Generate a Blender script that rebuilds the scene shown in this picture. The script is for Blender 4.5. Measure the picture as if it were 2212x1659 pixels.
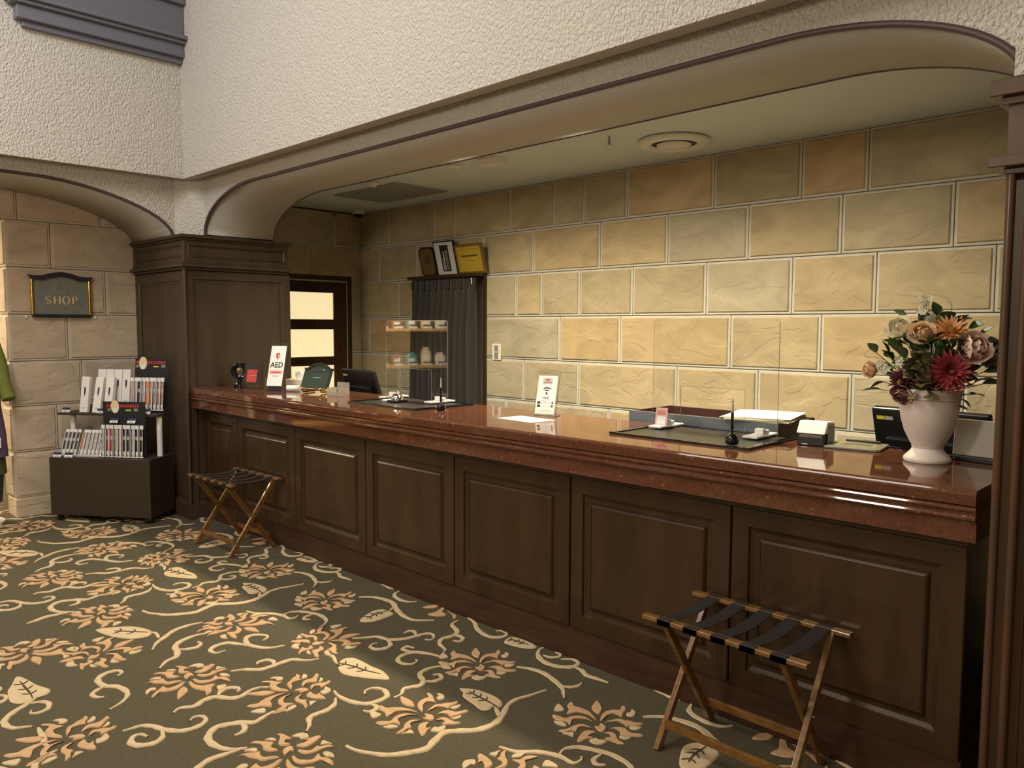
import bpy, bmesh, math, random
from mathutils import Vector, Matrix
random.seed(7)
R = math.radians
PI = math.pi
for o in list(bpy.data.objects):
    bpy.data.objects.remove(o)
S = bpy.context.scene
C = S.collection

# ------------------------------------------------------------------ camera
CW, CH, CF, CAMH = 2212.0, 1659.0, 1693.0, 1.55
def cam_axes(yaw, pitch, roll):
    f = Vector((math.sin(yaw)*math.cos(pitch), math.cos(yaw)*math.cos(pitch), math.sin(pitch)))
    r = Vector((math.cos(yaw), -math.sin(yaw), 0)); u = r.cross(f)
    return (r*math.cos(roll) + u*math.sin(roll), u*math.cos(roll) - r*math.sin(roll), f)
CR, CU, CFW = cam_axes(R(-44.42), R(-4.22), R(0.17))
CO = Vector((0, 0, CAMH))
cd = bpy.data.cameras.new('camera'); cam = bpy.data.objects.new('camera', cd); C.objects.link(cam)
cd.sensor_width = 36.0; cd.lens = CF/CW*36.0; cd.clip_start = 0.05; cd.clip_end = 100
cam.matrix_world = Matrix(((CR.x, CU.x, -CFW.x, CO.x), (CR.y, CU.y, -CFW.y, CO.y), (CR.z, CU.z, -CFW.z, CO.z), (0, 0, 0, 1)))
S.camera = cam
def ray(x, y): return CFW*CF + CR*(x-CW/2) + CU*(CH/2-y)
def onz(x, y, z=0.0): d = ray(x, y); return CO + d*((z-CAMH)/d.z)
def ony(x, y, Y): d = ray(x, y); return CO + d*(Y/d.y)
def onx(x, y, X): d = ray(x, y); return CO + d*(X/d.x)
def px_x(px, Y, z):     # world x on plane y=Y at height z that lands on pixel column px
    lo, hi = -9.0, 0.5
    for _ in range(40):
        m = (lo+hi)/2; d = Vector((m, Y, z))-CO
        if CW/2 + CF*d.dot(CR)/d.dot(CFW) < px: lo = m
        else: hi = m
    return (lo+hi)/2
def px_y(px, X, z):
    lo, hi = 0.3, 5.5
    for _ in range(40):
        m = (lo+hi)/2; d = Vector((X, m, z))-CO
        if CW/2 + CF*d.dot(CR)/d.dot(CFW) < px: lo = m
        else: hi = m
    return (lo+hi)/2

# ------------------------------------------------------------------ world, light, exposure
S.view_settings.view_transform = 'Standard'; S.view_settings.look = 'None'
S.view_settings.gamma = 1.0; S.view_settings.use_curve_mapping = False
S.view_settings.exposure = 0.0
w = bpy.data.worlds.new('world'); S.world = w; w.use_nodes = True
w.node_tree.nodes['Background'].inputs[0].default_value = (1.0, 0.92, 0.82, 1)
w.node_tree.nodes['Background'].inputs[1].default_value = 0.02
def kelvin(c): return c
def spot(name, loc, target, power, col, size, blend, rad=0.05):
    l = bpy.data.lights.new(name, 'SPOT'); l.energy = power; l.color = col; l.spot_size = R(size); l.spot_blend = blend; l.shadow_soft_size = rad
    o = bpy.data.objects.new(name, l); C.objects.link(o); o.location = loc
    o.rotation_euler = (Vector(target)-Vector(loc)).to_track_quat('-Z', 'Y').to_euler(); return o
def area(name, loc, target, power, col, sx, sy):
    l = bpy.data.lights.new(name, 'AREA'); l.shape = 'RECTANGLE'; l.size = sx; l.size_y = sy; l.energy = power; l.color = col
    o = bpy.data.objects.new(name, l); C.objects.link(o); o.location = loc
    o.rotation_euler = (Vector(target)-Vector(loc)).to_track_quat('-Z', 'Y').to_euler(); return o
WARM = (1.0, 0.86, 0.61)
for lx in (-4.7, -3.75, -2.8, -1.85):       # recessed downlights behind the arch
    spot('alcove_downlight', (lx, 3.52, 2.74), (lx, 3.95, 0), 225, WARM, 150, 1.0, 0.09)
area('lobby_ceiling_light', (-3.2, 0.2, 4.75), (-3.2, 0.2, 0), 110, (1.0, 0.92, 0.80), 2.4, 1.6)
area('lobby_ceiling_light_rear', (-0.3, -2.2, 4.75), (-0.3, -2.2, 0), 90, (1.0, 0.92, 0.80), 2.0, 2.0)
area('skylight_over_stair', (-4.6, -0.6, 4.8), (-5.6, 2.0, 3.4), 70, (0.80, 0.88, 1.0), 1.4, 1.4)
pl = bpy.data.lights.new('lobby_fill_light', 'POINT'); pl.energy = 185; pl.color = (1.0, 0.88, 0.70); pl.shadow_soft_size = 0.3  # unseen fill light, added to brighten shop wall, pier and counter front
po = bpy.data.objects.new('lobby_fill_light', pl); C.objects.link(po); po.location = (-2.6, -1.9, 2.55)
spot('shop_shelf_spot', (-7.95, 0.75, 2.55), (-8.5, -0.35, 1.2), 750, (1.0, 0.84, 0.56), 75, 0.5, 0.05)
area('shop_ceiling_light', (-8.9, 0.4, 2.55), (-8.9, 0.4, 0), 200, (1.0, 0.86, 0.60), 1.6, 1.6)
area('office_ceiling_light', (-8.1, 4.3, 2.5), (-8.1, 4.3, 0), 30, (1.0, 0.84, 0.55), 0.9, 0.9)

# ------------------------------------------------------------------ materials
MATS = {}
def M(name, col, rough=0.5, metal=0.0, col2=None, scale=8.0, stretch=(1, 1, 1), bump=0.0, bscale=None, bdist=0.004, spec=0.5,
      trans=0.0, coat=0.0, emit=0.0, rnd=0.0, detail=4.0, lo=0.35, hi=0.65, ior=1.45, sheen=0.0):
    if name in MATS: return MATS[name]
    m = bpy.data.materials.new(name); m.use_nodes = True; nt = m.node_tree; N = nt.nodes; L = nt.links
    b = N['Principled BSDF']
    b.inputs['Base Color'].default_value = (*col, 1); b.inputs['Roughness'].default_value = rough; b.inputs['Metallic'].default_value = metal
    b.inputs['Specular IOR Level'].default_value = spec; b.inputs['Transmission Weight'].default_value = trans
    b.inputs['Coat Weight'].default_value = coat; b.inputs['Coat Roughness'].default_value = 0.08; b.inputs['IOR'].default_value = ior
    b.inputs['Sheen Weight'].default_value = sheen
    if emit: b.inputs['Emission Color'].default_value = (*col, 1); b.inputs['Emission Strength'].default_value = emit
    if col2 or bump:
        g = N.new('ShaderNodeNewGeometry'); mp = N.new('ShaderNodeMapping'); mp.inputs['Scale'].default_value = stretch
        L.new(g.outputs['Position'], mp.inputs['Vector'])
    out = None
    if col2:
        n = N.new('ShaderNodeTexNoise'); n.inputs['Scale'].default_value = scale; n.inputs['Detail'].default_value = detail
        L.new(mp.outputs[0], n.inputs['Vector'])
        cr = N.new('ShaderNodeValToRGB'); cr.color_ramp.elements[0].position = lo; cr.color_ramp.elements[1].position = hi
        cr.color_ramp.elements[0].color = (*col, 1); cr.color_ramp.elements[1].color = (*col2, 1)
        L.new(n.outputs['Fac'], cr.inputs[0]); out = cr.outputs[0]
    if rnd:
        oi = N.new('ShaderNodeObjectInfo'); hs = N.new('ShaderNodeHueSaturation'); mr = N.new('ShaderNodeMapRange')
        mr.inputs['To Min'].default_value = 1-rnd; mr.inputs['To Max'].default_value = 1+rnd
        L.new(oi.outputs['Random'], mr.inputs['Value']); L.new(mr.outputs[0], hs.inputs['Value'])
        if out: L.new(out, hs.inputs['Color'])
        else: hs.inputs['Color'].default_value = (*col, 1)
        out = hs.outputs[0]
    if out: L.new(out, b.inputs['Base Color'])
    if bump:
        n2 = N.new('ShaderNodeTexNoise'); n2.inputs['Scale'].default_value = bscale or scale*4; n2.inputs['Detail'].default_value = 5
        L.new(mp.outputs[0], n2.inputs['Vector'])
        bp = N.new('ShaderNodeBump'); bp.inputs['Strength'].default_value = bump; bp.inputs['Distance'].default_value = bdist
        L.new(n2.outputs['Fac'], bp.inputs['Height']); L.new(bp.outputs[0], b.inputs['Normal'])
    MATS[name] = m; return m

def stone_mat(name, cols, warm):
    m = bpy.data.materials.new(name); m.use_nodes = True; nt = m.node_tree; N = nt.nodes; L = nt.links; b = N['Principled BSDF']
    b.inputs['Roughness'].default_value = 0.8; b.inputs['Specular IOR Level'].default_value = 0.25
    oi = N.new('ShaderNodeObjectInfo'); g = N.new('ShaderNodeNewGeometry')
    cr = N.new('ShaderNodeValToRGB'); cr.color_ramp.interpolation = 'LINEAR'
    es = cr.color_ramp.elements
    while len(es) < len(cols): es.new(0.5)
    for i, c in enumerate(cols): es[i].position = i/(len(cols)-1); es[i].color = (*c, 1)
    L.new(oi.outputs['Random'], cr.inputs[0])
    # per-block shifted coordinates so no two faces repeat
    sc = N.new('ShaderNodeVectorMath'); sc.operation = 'MULTIPLY_ADD'; sc.inputs[1].default_value = (1, 1, 1)
    cmb = N.new('ShaderNodeCombineXYZ'); ml = N.new('ShaderNodeMath'); ml.operation = 'MULTIPLY'; ml.inputs[1].default_value = 37.0
    L.new(oi.outputs['Random'], ml.inputs[0]); L.new(ml.outputs[0], cmb.inputs[0]); L.new(ml.outputs[0], cmb.inputs[1])
    L.new(g.outputs['Position'], sc.inputs[0]); L.new(cmb.outputs[0], sc.inputs[2])
    mp = N.new('ShaderNodeMapping'); mp.inputs['Scale'].default_value = (1, 1, 1.8); mp.inputs['Rotation'].default_value = (0.3, 0.5, 0.2)
    L.new(sc.outputs[0], mp.inputs['Vector'])
    n = N.new('ShaderNodeTexNoise'); n.inputs['Scale'].default_value = 3.2; n.inputs['Detail'].default_value = 6; n.inputs['Distortion'].default_value = 0.8
    L.new(mp.outputs[0], n.inputs['Vector'])
    cr2 = N.new('ShaderNodeValToRGB'); cr2.color_ramp.elements[0].position = 0.3; cr2.color_ramp.elements[1].position = 0.75
    cr2.color_ramp.elements[0].color = (0.80, 0.78, 0.74, 1); cr2.color_ramp.elements[1].color = (1.12, 1.10, 1.06, 1)
    L.new(n.outputs['Fac'], cr2.inputs[0])
    mx = N.new('ShaderNodeMix'); mx.data_type = 'RGBA'; mx.blend_type = 'MULTIPLY'; mx.inputs['Factor'].default_value = 1
    L.new(cr.outputs[0], mx.inputs['A']); L.new(cr2.outputs[0], mx.inputs['B'])
    # split-face ridges
    n3 = N.new('ShaderNodeTexNoise'); n3.inputs['Scale'].default_value = 2.2; n3.inputs['Detail'].default_value = 3; n3.inputs['Distortion'].default_value = 1.6
    L.new(mp.outputs[0], n3.inputs['Vector'])
    rid = N.new('ShaderNodeValToRGB'); e = rid.color_ramp.elements
    e[0].position = 0.47; e[0].color = (0, 0, 0, 1); e[1].position = 0.50; e[1].color = (1, 1, 1, 1)
    L.new(n3.outputs['Fac'], rid.inputs[0])
    n4 = N.new('ShaderNodeTexNoise'); n4.inputs['Scale'].default_value = 40; n4.inputs['Detail'].default_value = 5; L.new(g.outputs['Position'], n4.inputs['Vector'])
    ad = N.new('ShaderNodeMath'); ad.operation = 'MULTIPLY_ADD'; ad.inputs[1].default_value = 0.5
    L.new(n4.outputs['Fac'], ad.inputs[0]); L.new(rid.outputs[0], ad.inputs[2])
    bp = N.new('ShaderNodeBump'); bp.inputs['Strength'].default_value = 0.45; bp.inputs['Distance'].default_value = 0.006
    L.new(ad.outputs[0], bp.inputs['Height']); L.new(bp.outputs[0], b.inputs['Normal'])
    L.new(mx.outputs['Result'], b.inputs['Base Color'])
    MATS[name] = m; return m
SAND = stone_mat('sandstone_face', [(0.47, 0.37, 0.22), (0.46, 0.41, 0.30), (0.42, 0.36, 0.24), (0.52, 0.42, 0.26), (0.43, 0.40, 0.31), (0.50, 0.37, 0.20)], True)
SAND2 = stone_mat('pinkish_sandstone_face', [(0.56, 0.45, 0.35), (0.53, 0.44, 0.34), (0.57, 0.44, 0.35), (0.54, 0.45, 0.33)], False)
MARGIN = M('sandstone_margin', (0.52, 0.50, 0.43), 0.85, col2=(0.58, 0.56, 0.49), scale=14, bump=0.15, bscale=120, bdist=0.001)
MARGIN2 = M('sandstone_margin_shop', (0.50, 0.42, 0.33), 0.85, col2=(0.56, 0.48, 0.38), scale=14, bump=0.15, bscale=120, bdist=0.001)
MORTAR = M('dark_joint', (0.15, 0.14, 0.125), 0.95)
def stucco_mat():
    m = bpy.data.materials.new('roughcast_stucco'); m.use_nodes = True; nt = m.node_tree; N = nt.nodes; L = nt.links; b = N['Principled BSDF']
    b.inputs['Roughness'].default_value = 0.9; b.inputs['Specular IOR Level'].default_value = 0.2
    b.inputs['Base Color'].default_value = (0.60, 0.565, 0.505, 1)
    g = N.new('ShaderNodeNewGeometry'); mp = N.new('ShaderNodeMapping'); mp.inputs['Scale'].default_value = (1, 1, 0.7); L.new(g.outputs['Position'], mp.inputs['Vector'])
    n = N.new('ShaderNodeTexNoise'); n.inputs['Scale'].default_value = 85; n.inputs['Detail'].default_value = 3; L.new(mp.outputs[0], n.inputs['Vector'])
    v = N.new('ShaderNodeTexVoronoi'); v.inputs['Scale'].default_value = 70; L.new(mp.outputs[0], v.inputs['Vector'])
    cr = N.new('ShaderNodeValToRGB'); cr.color_ramp.elements[0].position = 0.42; cr.color_ramp.elements[1].position = 0.66; L.new(n.outputs['Fac'], cr.inputs[0])
    a = N.new('ShaderNodeMath'); a.operation = 'SUBTRACT'; L.new(cr.outputs[0], a.inputs[0]); L.new(v.outputs['Distance'], a.inputs[1])
    bp = N.new('ShaderNodeBump'); bp.inputs['Strength'].default_value = 0.75; bp.inputs['Distance'].default_value = 0.008
    L.new(a.outputs[0], bp.inputs['Height']); L.new(bp.outputs[0], b.inputs['Normal'])
    return m
STUCCO = stucco_mat()
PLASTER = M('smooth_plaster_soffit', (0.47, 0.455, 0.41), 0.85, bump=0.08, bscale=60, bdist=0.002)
CEIL = M('painted_ceiling', (0.64, 0.72, 0.72), 0.85, bump=0.06, bscale=200, bdist=0.001)
BEAD = M('purple_brown_bead_paint', (0.085, 0.055, 0.058), 0.38, spec=0.4)
WOOD = M('dark_walnut', (0.033, 0.016, 0.0065), 0.30, col2=(0.050, 0.024, 0.010), scale=3, stretch=(3, 3, 0.5), detail=3, coat=0.15, bump=0.05, bscale=60, bdist=0.0006)
WOODP = M('dark_walnut_pier', (0.046, 0.029, 0.018), 0.42, col2=(0.062, 0.040, 0.026), scale=3, stretch=(3, 3, 0.5), detail=3, coat=0.1)
WOODR = M('reddish_pillar_wood', (0.070, 0.034, 0.018), 0.38, col2=(0.095, 0.047, 0.025), scale=3, stretch=(3, 3, 0.5), detail=3, coat=0.15)
KICK = M('reddish_plinth_wood', (0.042, 0.018, 0.010), 0.40, col2=(0.060, 0.026, 0.014), scale=6, stretch=(0.8, 6, 6))
RACKW = M('varnished_oak', (0.21, 0.105, 0.026), 0.28, col2=(0.13, 0.058, 0.014), scale=9, stretch=(2, 2, 6), coat=0.3)
RACKD = M('dark_rack_wood', (0.05, 0.022, 0.010), 0.35, col2=(0.08, 0.035, 0.014), scale=9)
STRAP = M('dark_webbing', (0.020, 0.015, 0.013), 0.9, bump=0.2, bscale=300, bdist=0.001)
def granite():
    m = bpy.data.materials.new('polished_red_granite'); m.use_nodes = True; nt = m.node_tree; N = nt.nodes; L = nt.links; b = N['Principled BSDF']
    b.inputs['Roughness'].default_value = 0.05; b.inputs['Specular IOR Level'].default_value = 0.6
    g = N.new('ShaderNodeNewGeometry')
    v = N.new('ShaderNodeTexVoronoi'); v.inputs['Scale'].default_value = 120; L.new(g.outputs['Position'], v.inputs['Vector'])
    cr = N.new('ShaderNodeValToRGB'); e = cr.color_ramp.elements; e[0].color = (0.085, 0.033, 0.017, 1); e[1].color = (0.135, 0.054, 0.029, 1)
    x = e.new(0.95); x.color = (0.13, 0.05, 0.026, 1); e[1].position = 0.88; e[2].position = 0.97; e[2].color = (0.26, 0.13, 0.08, 1)
    L.new(v.outputs['Color'], cr.inputs[0])
    n = N.new('ShaderNodeTexNoise'); n.inputs['Scale'].default_value = 14; n.inputs['Detail'].default_value = 6; L.new(g.outputs['Position'], n.inputs['Vector'])
    mx = N.new('ShaderNodeMix'); mx.data_type = 'RGBA'; mx.blend_type = 'MULTIPLY'; mx.inputs['Factor'].default_value = 0.6
    L.new(cr.outputs[0], mx.inputs['A']); L.new(n.outputs['Color'], mx.inputs['B']); 
    cr3 = N.new('ShaderNodeValToRGB'); cr3.color_ramp.elements[0].color = (0.7, 0.7, 0.7, 1); cr3.color_ramp.elements[1].color = (1.15, 1.1, 1.05, 1)
    L.new(n.outputs['Fac'], cr3.inputs[0]); L.new(cr3.outputs[0], mx.inputs['B'])
    L.new(mx.outputs['Result'], b.inputs['Base Color'])
    return m
GRANITE = granite()
CARPET = M('olive_carpet_pile', (0.070, 0.058, 0.031), 0.95, col2=(0.086, 0.072, 0.040), scale=60, bump=0.5, bscale=420, bdist=0.004)
CREAM = M('cream_pile', (0.55, 0.42, 0.25), 0.95, col2=(0.62, 0.48, 0.29), scale=40, bump=0.5, bscale=420, bdist=0.004)
PEACH = M('peach_pile', (0.52, 0.31, 0.16), 0.95, col2=(0.58, 0.37, 0.20), scale=30, bump=0.5, bscale=420, bdist=0.004)
VEIN = M('olive_vein_pile', (0.075, 0.062, 0.034), 0.95)
ACR = M('clear_acrylic', (0.97, 0.98, 0.98), 0.02, trans=1.0, ior=1.45, spec=0.5)
BLACK = M('black_plastic', (0.012, 0.012, 0.013), 0.35)
GLOSSB = M('gloss_black', (0.006, 0.006, 0.007), 0.08)
LEATHER = M('black_leather_pad', (0.022, 0.020, 0.015), 0.32, bump=0.1, bscale=300, bdist=0.0006)
WHITE = M('white_plastic', (0.78, 0.76, 0.72), 0.4)
PAPER = M('white_paper', (0.80, 0.79, 0.77), 0.8)
CREAMP = M('cream_paper', (0.80, 0.74, 0.58), 0.8)
CHROME = M('chrome', (0.8, 0.8, 0.8), 0.06, 1.0)
BRASS = M('polished_brass', (0.75, 0.48, 0.12), 0.16, 1.0)
GOLD = M('gold_letter', (0.78, 0.55, 0.26), 0.4)
NAVY = M('navy_print', (0.02, 0.022, 0.07), 0.5)
RED = M('red_print', (0.50, 0.045, 0.04), 0.5)
REDL = M('light_red_print', (0.70, 0.22, 0.18), 0.5)
GREYP = M('grey_print', (0.25, 0.25, 0.26), 0.6)
INK = M('ink', (0.015, 0.015, 0.018), 0.6)
GREEN = M('sign_green', (0.030, 0.048, 0.036), 0.35)
SLATE = M('sign_slate_green', (0.16, 0.175, 0.15), 0.4, col2=(0.20, 0.21, 0.18), scale=20)
CURT = M('dark_grey_curtain', (0.032, 0.029, 0.025), 0.85, bump=0.1, bscale=400, bdist=0.0006, sheen=0.2)
BEAMC = M('grey_blue_painted_beam', (0.15, 0.15, 0.185), 0.5)
BOXB = M('dark_brown_laminate', (0.042, 0.029, 0.019), 0.55)
GLOW = M('frosted_lit_pane', (1.0, 0.82, 0.46), 0.4, emit=0.85)
STEEL = M('galvanised_wire', (0.30, 0.30, 0.30), 0.35, 1.0)

# ------------------------------------------------------------------ builders
def link(name, verts, faces, mat, parent=None, smooth=False, mats=None, fm=None):
    me = bpy.data.meshes.new(name); me.from_pydata([tuple(v) for v in verts], [], faces); me.update()
    for m in (mats or [mat]): me.materials.append(m)
    if fm:
        for p, i in zip(me.polygons, fm): p.material_index = i
    if smooth:
        for p in me.polygons: p.use_smooth = True
    o = bpy.data.objects.new(name, me); C.objects.link(o); o.parent = parent
    return o
class MB:
    def __init__(s): s.v = []; s.f = []
    def add(s, v, f):
        k = len(s.v); s.v += [Vector(p) for p in v]; s.f += [tuple(i+k for i in q) for q in f]; return s
    def box(s, a, b):
        x0, y0, z0 = a; x1, y1, z1 = b
        return s.add([(x0, y0, z0), (x1, y0, z0), (x1, y1, z0), (x0, y1, z0), (x0, y0, z1), (x1, y0, z1), (x1, y1, z1), (x0, y1, z1)],
                     [(0, 3, 2, 1), (4, 5, 6, 7), (0, 1, 5, 4), (1, 2, 6, 5), (2, 3, 7, 6), (3, 0, 4, 7)])
    def prism(s, poly, d0, d1, axis='y'):
        n = len(poly)
        def P(a, b, d): return (a, d, b) if axis == 'y' else ((d, a, b) if axis == 'x' else (a, b, d))
        v = [P(a, b, d0) for a, b in poly] + [P(a, b, d1) for a, b in poly]
        f = [tuple(range(n)), tuple(range(2*n-1, n-1, -1))] + [(i, i+n, (i+1) % n+n, (i+1) % n) for i in range(n)]
        return s.add(v, f)
    def tube(s, pts, r, seg=8, closed=False):
        pts = [Vector(p) for p in pts]; n = len(pts); k = len(s.v); rs = r if isinstance(r, (list, tuple)) else [r]*n
        up = None
        for i, p in enumerate(pts):
            t = (pts[min(i+1, n-1)]-pts[max(i-1, 0)]).normalized()
            if up is None:
                a = Vector((0, 0, 1)) if abs(t.z) < 0.9 else Vector((1, 0, 0)); up = t.cross(a).normalized()
            else: up = (up - t*up.dot(t)).normalized()
            q = t.cross(up)
            for j in range(seg):
                an = 2*PI*j/seg; s.v.append(p+(up*math.cos(an)+q*math.sin(an))*rs[i])
        for i in range(n-1):
            for j in range(seg):
                s.f.append((k+i*seg+j, k+i*seg+(j+1) % seg, k+(i+1)*seg+(j+1) % seg, k+(i+1)*seg+j))
        s.f.append(tuple(k+j for j in reversed(range(seg)))); s.f.append(tuple(k+(n-1)*seg+j for j in range(seg)))
        return s
    def lathe(s, prof, seg=24, c=(0, 0, 0)):
        k = len(s.v); c = Vector(c)
        for r, z in prof:
            for j in range(seg):
                an = 2*PI*j/seg; s.v.append(c+Vector((r*math.cos(an), r*math.sin(an), z)))
        for i in range(len(prof)-1):
            for j in range(seg):
                s.f.append((k+i*seg+j, k+i*seg+(j+1) % seg, k+(i+1)*seg+(j+1) % seg, k+(i+1)*seg+j))
        s.f.append(tuple(k+j for j in reversed(range(seg)))); s.f.append(tuple(k+(len(prof)-1)*seg+j for j in range(seg)))
        return s
    def xf(s, mat):
        s.v = [mat @ p for p in s.v]; return s
    def o(s, name, mat, parent=None, smooth=False, bevel=0.0):
        ob = link(name, s.v, s.f, mat, parent, smooth)
        bm = bmesh.new(); bm.from_mesh(ob.data); bmesh.ops.recalc_face_normals(bm, faces=bm.faces)
        if bevel:
            bmesh.ops.bevel(bm, geom=[e for e in bm.edges if len(e.link_faces) == 2 and e.calc_face_angle(0) > 0.6], offset=bevel, segments=2, affect='EDGES', profile=0.5)
        if smooth:
            for f in bm.faces: f.smooth = True
            for e in bm.edges:
                if len(e.link_faces) == 2 and e.calc_face_angle(0) > 0.9: e.smooth = False
        bm.to_mesh(ob.data); bm.free(); return ob
def thing(name, label, cat, loc=(0, 0, 0), rotz=0.0, group=None):
    o = bpy.data.objects.new(name, None); C.objects.link(o); o.location = loc; o.rotation_euler = (0, 0, rotz)
    o.empty_display_size = 0.05; o['label'] = label; o['category'] = cat
    if group: o['group'] = group
    return o
def tag(o, label, cat, group=None):
    o['label'] = label; o['category'] = cat
    if group: o['group'] = group
    return o
def struct(o, label=None):
    o['kind'] = 'structure'
    if label: o['label'] = label
    return o
def setxf(o, loc=(0, 0, 0), rot=(0, 0, 0)):
    o.location = loc; o.rotation_euler = rot; return o
def text(body, size, mat, parent, mtx, name='lettering', align='CENTER', ext=0.0006, bold=0.0, shear=0.0, sx=1.0):
    cu = bpy.data.curves.new(name, 'FONT'); cu.body = body; cu.size = size; cu.align_x = align; cu.align_y = 'CENTER'; cu.extrude = ext; cu.offset = bold; cu.shear = shear
    cu.resolution_u = 3
    t = bpy.data.objects.new(name, cu); C.objects.link(t)
    dg = bpy.context.evaluated_depsgraph_get(); me = bpy.data.meshes.new_from_object(t.evaluated_get(dg))
    bpy.data.objects.remove(t); bpy.data.curves.remove(cu)
    me.materials.clear(); me.materials.append(mat); me.name = name
    me.transform(mtx @ Matrix.Diagonal((sx, 1, 1, 1)))
    o = bpy.data.objects.new(name, me); C.objects.link(o); o.parent = parent; return o
def FR(x=0, y=0, z=0):   # text lying in xz plane facing -y
    return Matrix.Translation((x, y, z)) @ Matrix.Rotation(PI/2, 4, 'X')
def rng(a, b): return random.uniform(a, b)

# ------------------------------------------------------------------ setting: floor
YB, XL, ZC = 4.98, -7.19, 2.757       # back wall, left wall, alcove ceiling
YP, XP = 2.618, -6.15                 # pier corner
YS, XS = 2.625, -6.145                # upper stucco planes
ZU = 2.682
floor = struct(MB().box((-11, -4.5, -0.1), (3.5, 5.6, 0)).o('floor', CARPET), 'dark olive carpet with cream vines and peach flowers')

PX = 1.955
def cat(pts, n=6):
    out = []
    P = [pts[0]] + pts + [pts[-1]]
    for i in range(1, len(P)-2):
        p0, p1, p2, p3 = P[i-1:i+3]
        for k in range(n):
            t = k/n
            out.append(0.5*((2*p1)+(p2-p0)*t+(2*p0-5*p1+4*p2-p3)*t*t+(3*p1-p0-3*p2+p3)*t**3))
    out.append(P[-2]); return out
def ribbon(pts, wid, taper0=0.25, taper1=0.35):
    pts = cat([Vector((p.x, p.y)) for p in pts], 5); n = len(pts); v = []; f = []
    L = [0]
    for i in range(1, n): L.append(L[-1]+(pts[i]-pts[i-1]).length)
    T = L[-1]
    for i, p in enumerate(pts):
        t = (pts[min(i+1, n-1)]-pts[max(i-1, 0)]).normalized(); q = Vector((-t.y, t.x)); s = L[i]/T
        wd = wid*min(1, 0.35+0.65*s/taper0, 0.30+0.70*(1-s)/taper1)*(1+0.10*math.sin(9*s+i))
        for d, z in ((-1, 0.0005), (-0.72, 0.005), (0.72, 0.005), (1, 0.0005)):
            e = p+q*wd*d; v.append((e.x, e.y, z))
    for i in range(n-1):
        for j in range(3): f.append((i*4+j, (i+1)*4+j, (i+1)*4+j+1, i*4+j+1))
    return v, f
def blob(pts, n=3, h=0.005):
    P = [Vector((p.x, p.y)) for p in pts]; m = len(P); out = []
    for i in range(m):
        p0, p1, p2, p3 = P[i-1], P[i], P[(i+1) % m], P[(i+2) % m]
        for k in range(n):
            t = k/n; out.append(0.5*((2*p1)+(p2-p0)*t+(2*p0-5*p1+4*p2-p3)*t*t+(3*p1-p0-3*p2+p3)*t**3))
    c = sum(out, Vector((0, 0)))/len(out); N = len(out)
    v = [(p.x, p.y, 0.0005) for p in out]+[(p.x+(c.x-p.x)*0.10, p.y+(c.y-p.y)*0.10, h) for p in out]
    f = [(i, (i+1) % N, N+(i+1) % N, N+i) for i in range(N)]+[tuple(range(N, 2*N))]
    return v, f
def crop(x0, y0, s): return lambda l: [onz(x0+a*s, y0+b*s) for a, b in l]
cA = crop(1180, 1500, .09946); c3 = crop(280, 1420, .217); c4 = crop(700, 1420, .217); c5 = crop(560, 1180, .1537)
c6 = crop(320, 1280, .217); c7 = crop(0, 1380, .1899); c8 = crop(820, 1260, .1718); cB = crop(1000, 1250, .1808); c0 = crop(0, 1100, .3436)
# one flower head, traced petal by petal
PET = [[(1100, 140), (1160, 210), (1210, 330), (1150, 430), (1050, 390), (985, 310), (1020, 220)],
       [(535, 165), (590, 260), (700, 290), (900, 370), (1040, 480), (1100, 570), (1040, 540), (900, 450), (700, 400), (560, 420), (440, 420), (490, 330), (455, 250)],
       [(1180, 580), (1190, 480), (1270, 390), (1450, 350), (1610, 350), (1650, 270), (1720, 260), (1730, 350), (1680, 420), (1640, 500), (1560, 460), (1450, 430), (1300, 480), (1230, 550)],
       [(130, 455), (280, 500), (400, 540), (560, 490), (760, 480), (920, 530), (1040, 630), (900, 560), (700, 540), (570, 560), (520, 670), (440, 600), (300, 580), (180, 540)],
       [(165, 590), (260, 600), (350, 610), (450, 680), (380, 700), (240, 660)],
       [(1260, 610), (1400, 570), (1560, 545), (1700, 580), (1850, 600), (1980, 640), (2110, 640), (2000, 690), (1820, 690), (1750, 720), (1690, 660), (1560, 600), (1400, 610)],
       [(1800, 710), (1950, 720), (2080, 730), (1990, 780), (1850, 775)],
       [(1000, 740), (880, 680), (760, 660), (600, 690), (520, 740), (400, 780), (260, 800), (400, 830), (560, 800), (650, 810), (700, 730), (820, 710)],
       [(340, 850), (460, 850), (590, 840), (590, 930), (470, 890)],
       [(1050, 710), (1130, 720), (1180, 640), (1260, 690), (1300, 740), (1250, 810), (1150, 810)],
       [(1390, 740), (1550, 720), (1700, 750), (1790, 830), (1920, 870), (2110, 890), (2040, 930), (1880, 920), (1700, 910), (1600, 900), (1600, 820), (1520, 770)],
       [(1580, 930), (1720, 940), (1850, 950), (1760, 990), (1640, 975)],
       [(1090, 830), (950, 795), (830, 810), (730, 890), (670, 1020), (760, 1030), (880, 980), (1010, 950), (900, 930), (980, 870)],
       [(1230, 850), (1400, 830), (1510, 890), (1570, 1020), (1690, 1080), (1560, 1080), (1420, 1030), (1270, 970), (1390, 950), (1370, 880)],
       [(930, 1000), (1080, 960), (1130, 1000), (1330, 1020), (1240, 1080), (1120, 1100), (1000, 1070)],
       [(265, 215), (360, 300), (380, 360), (190, 370), (180, 300)],
       [(1860, 335), (1945, 410), (1890, 490), (1760, 480), (1740, 420), (1820, 410)]]
FC = onz(1297, 1566); base_dir = (onz(1290, 1516)-FC); base_ang = math.atan2(base_dir.y, base_dir.x)
fmv, fmf, fmm = [], [], []
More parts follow.
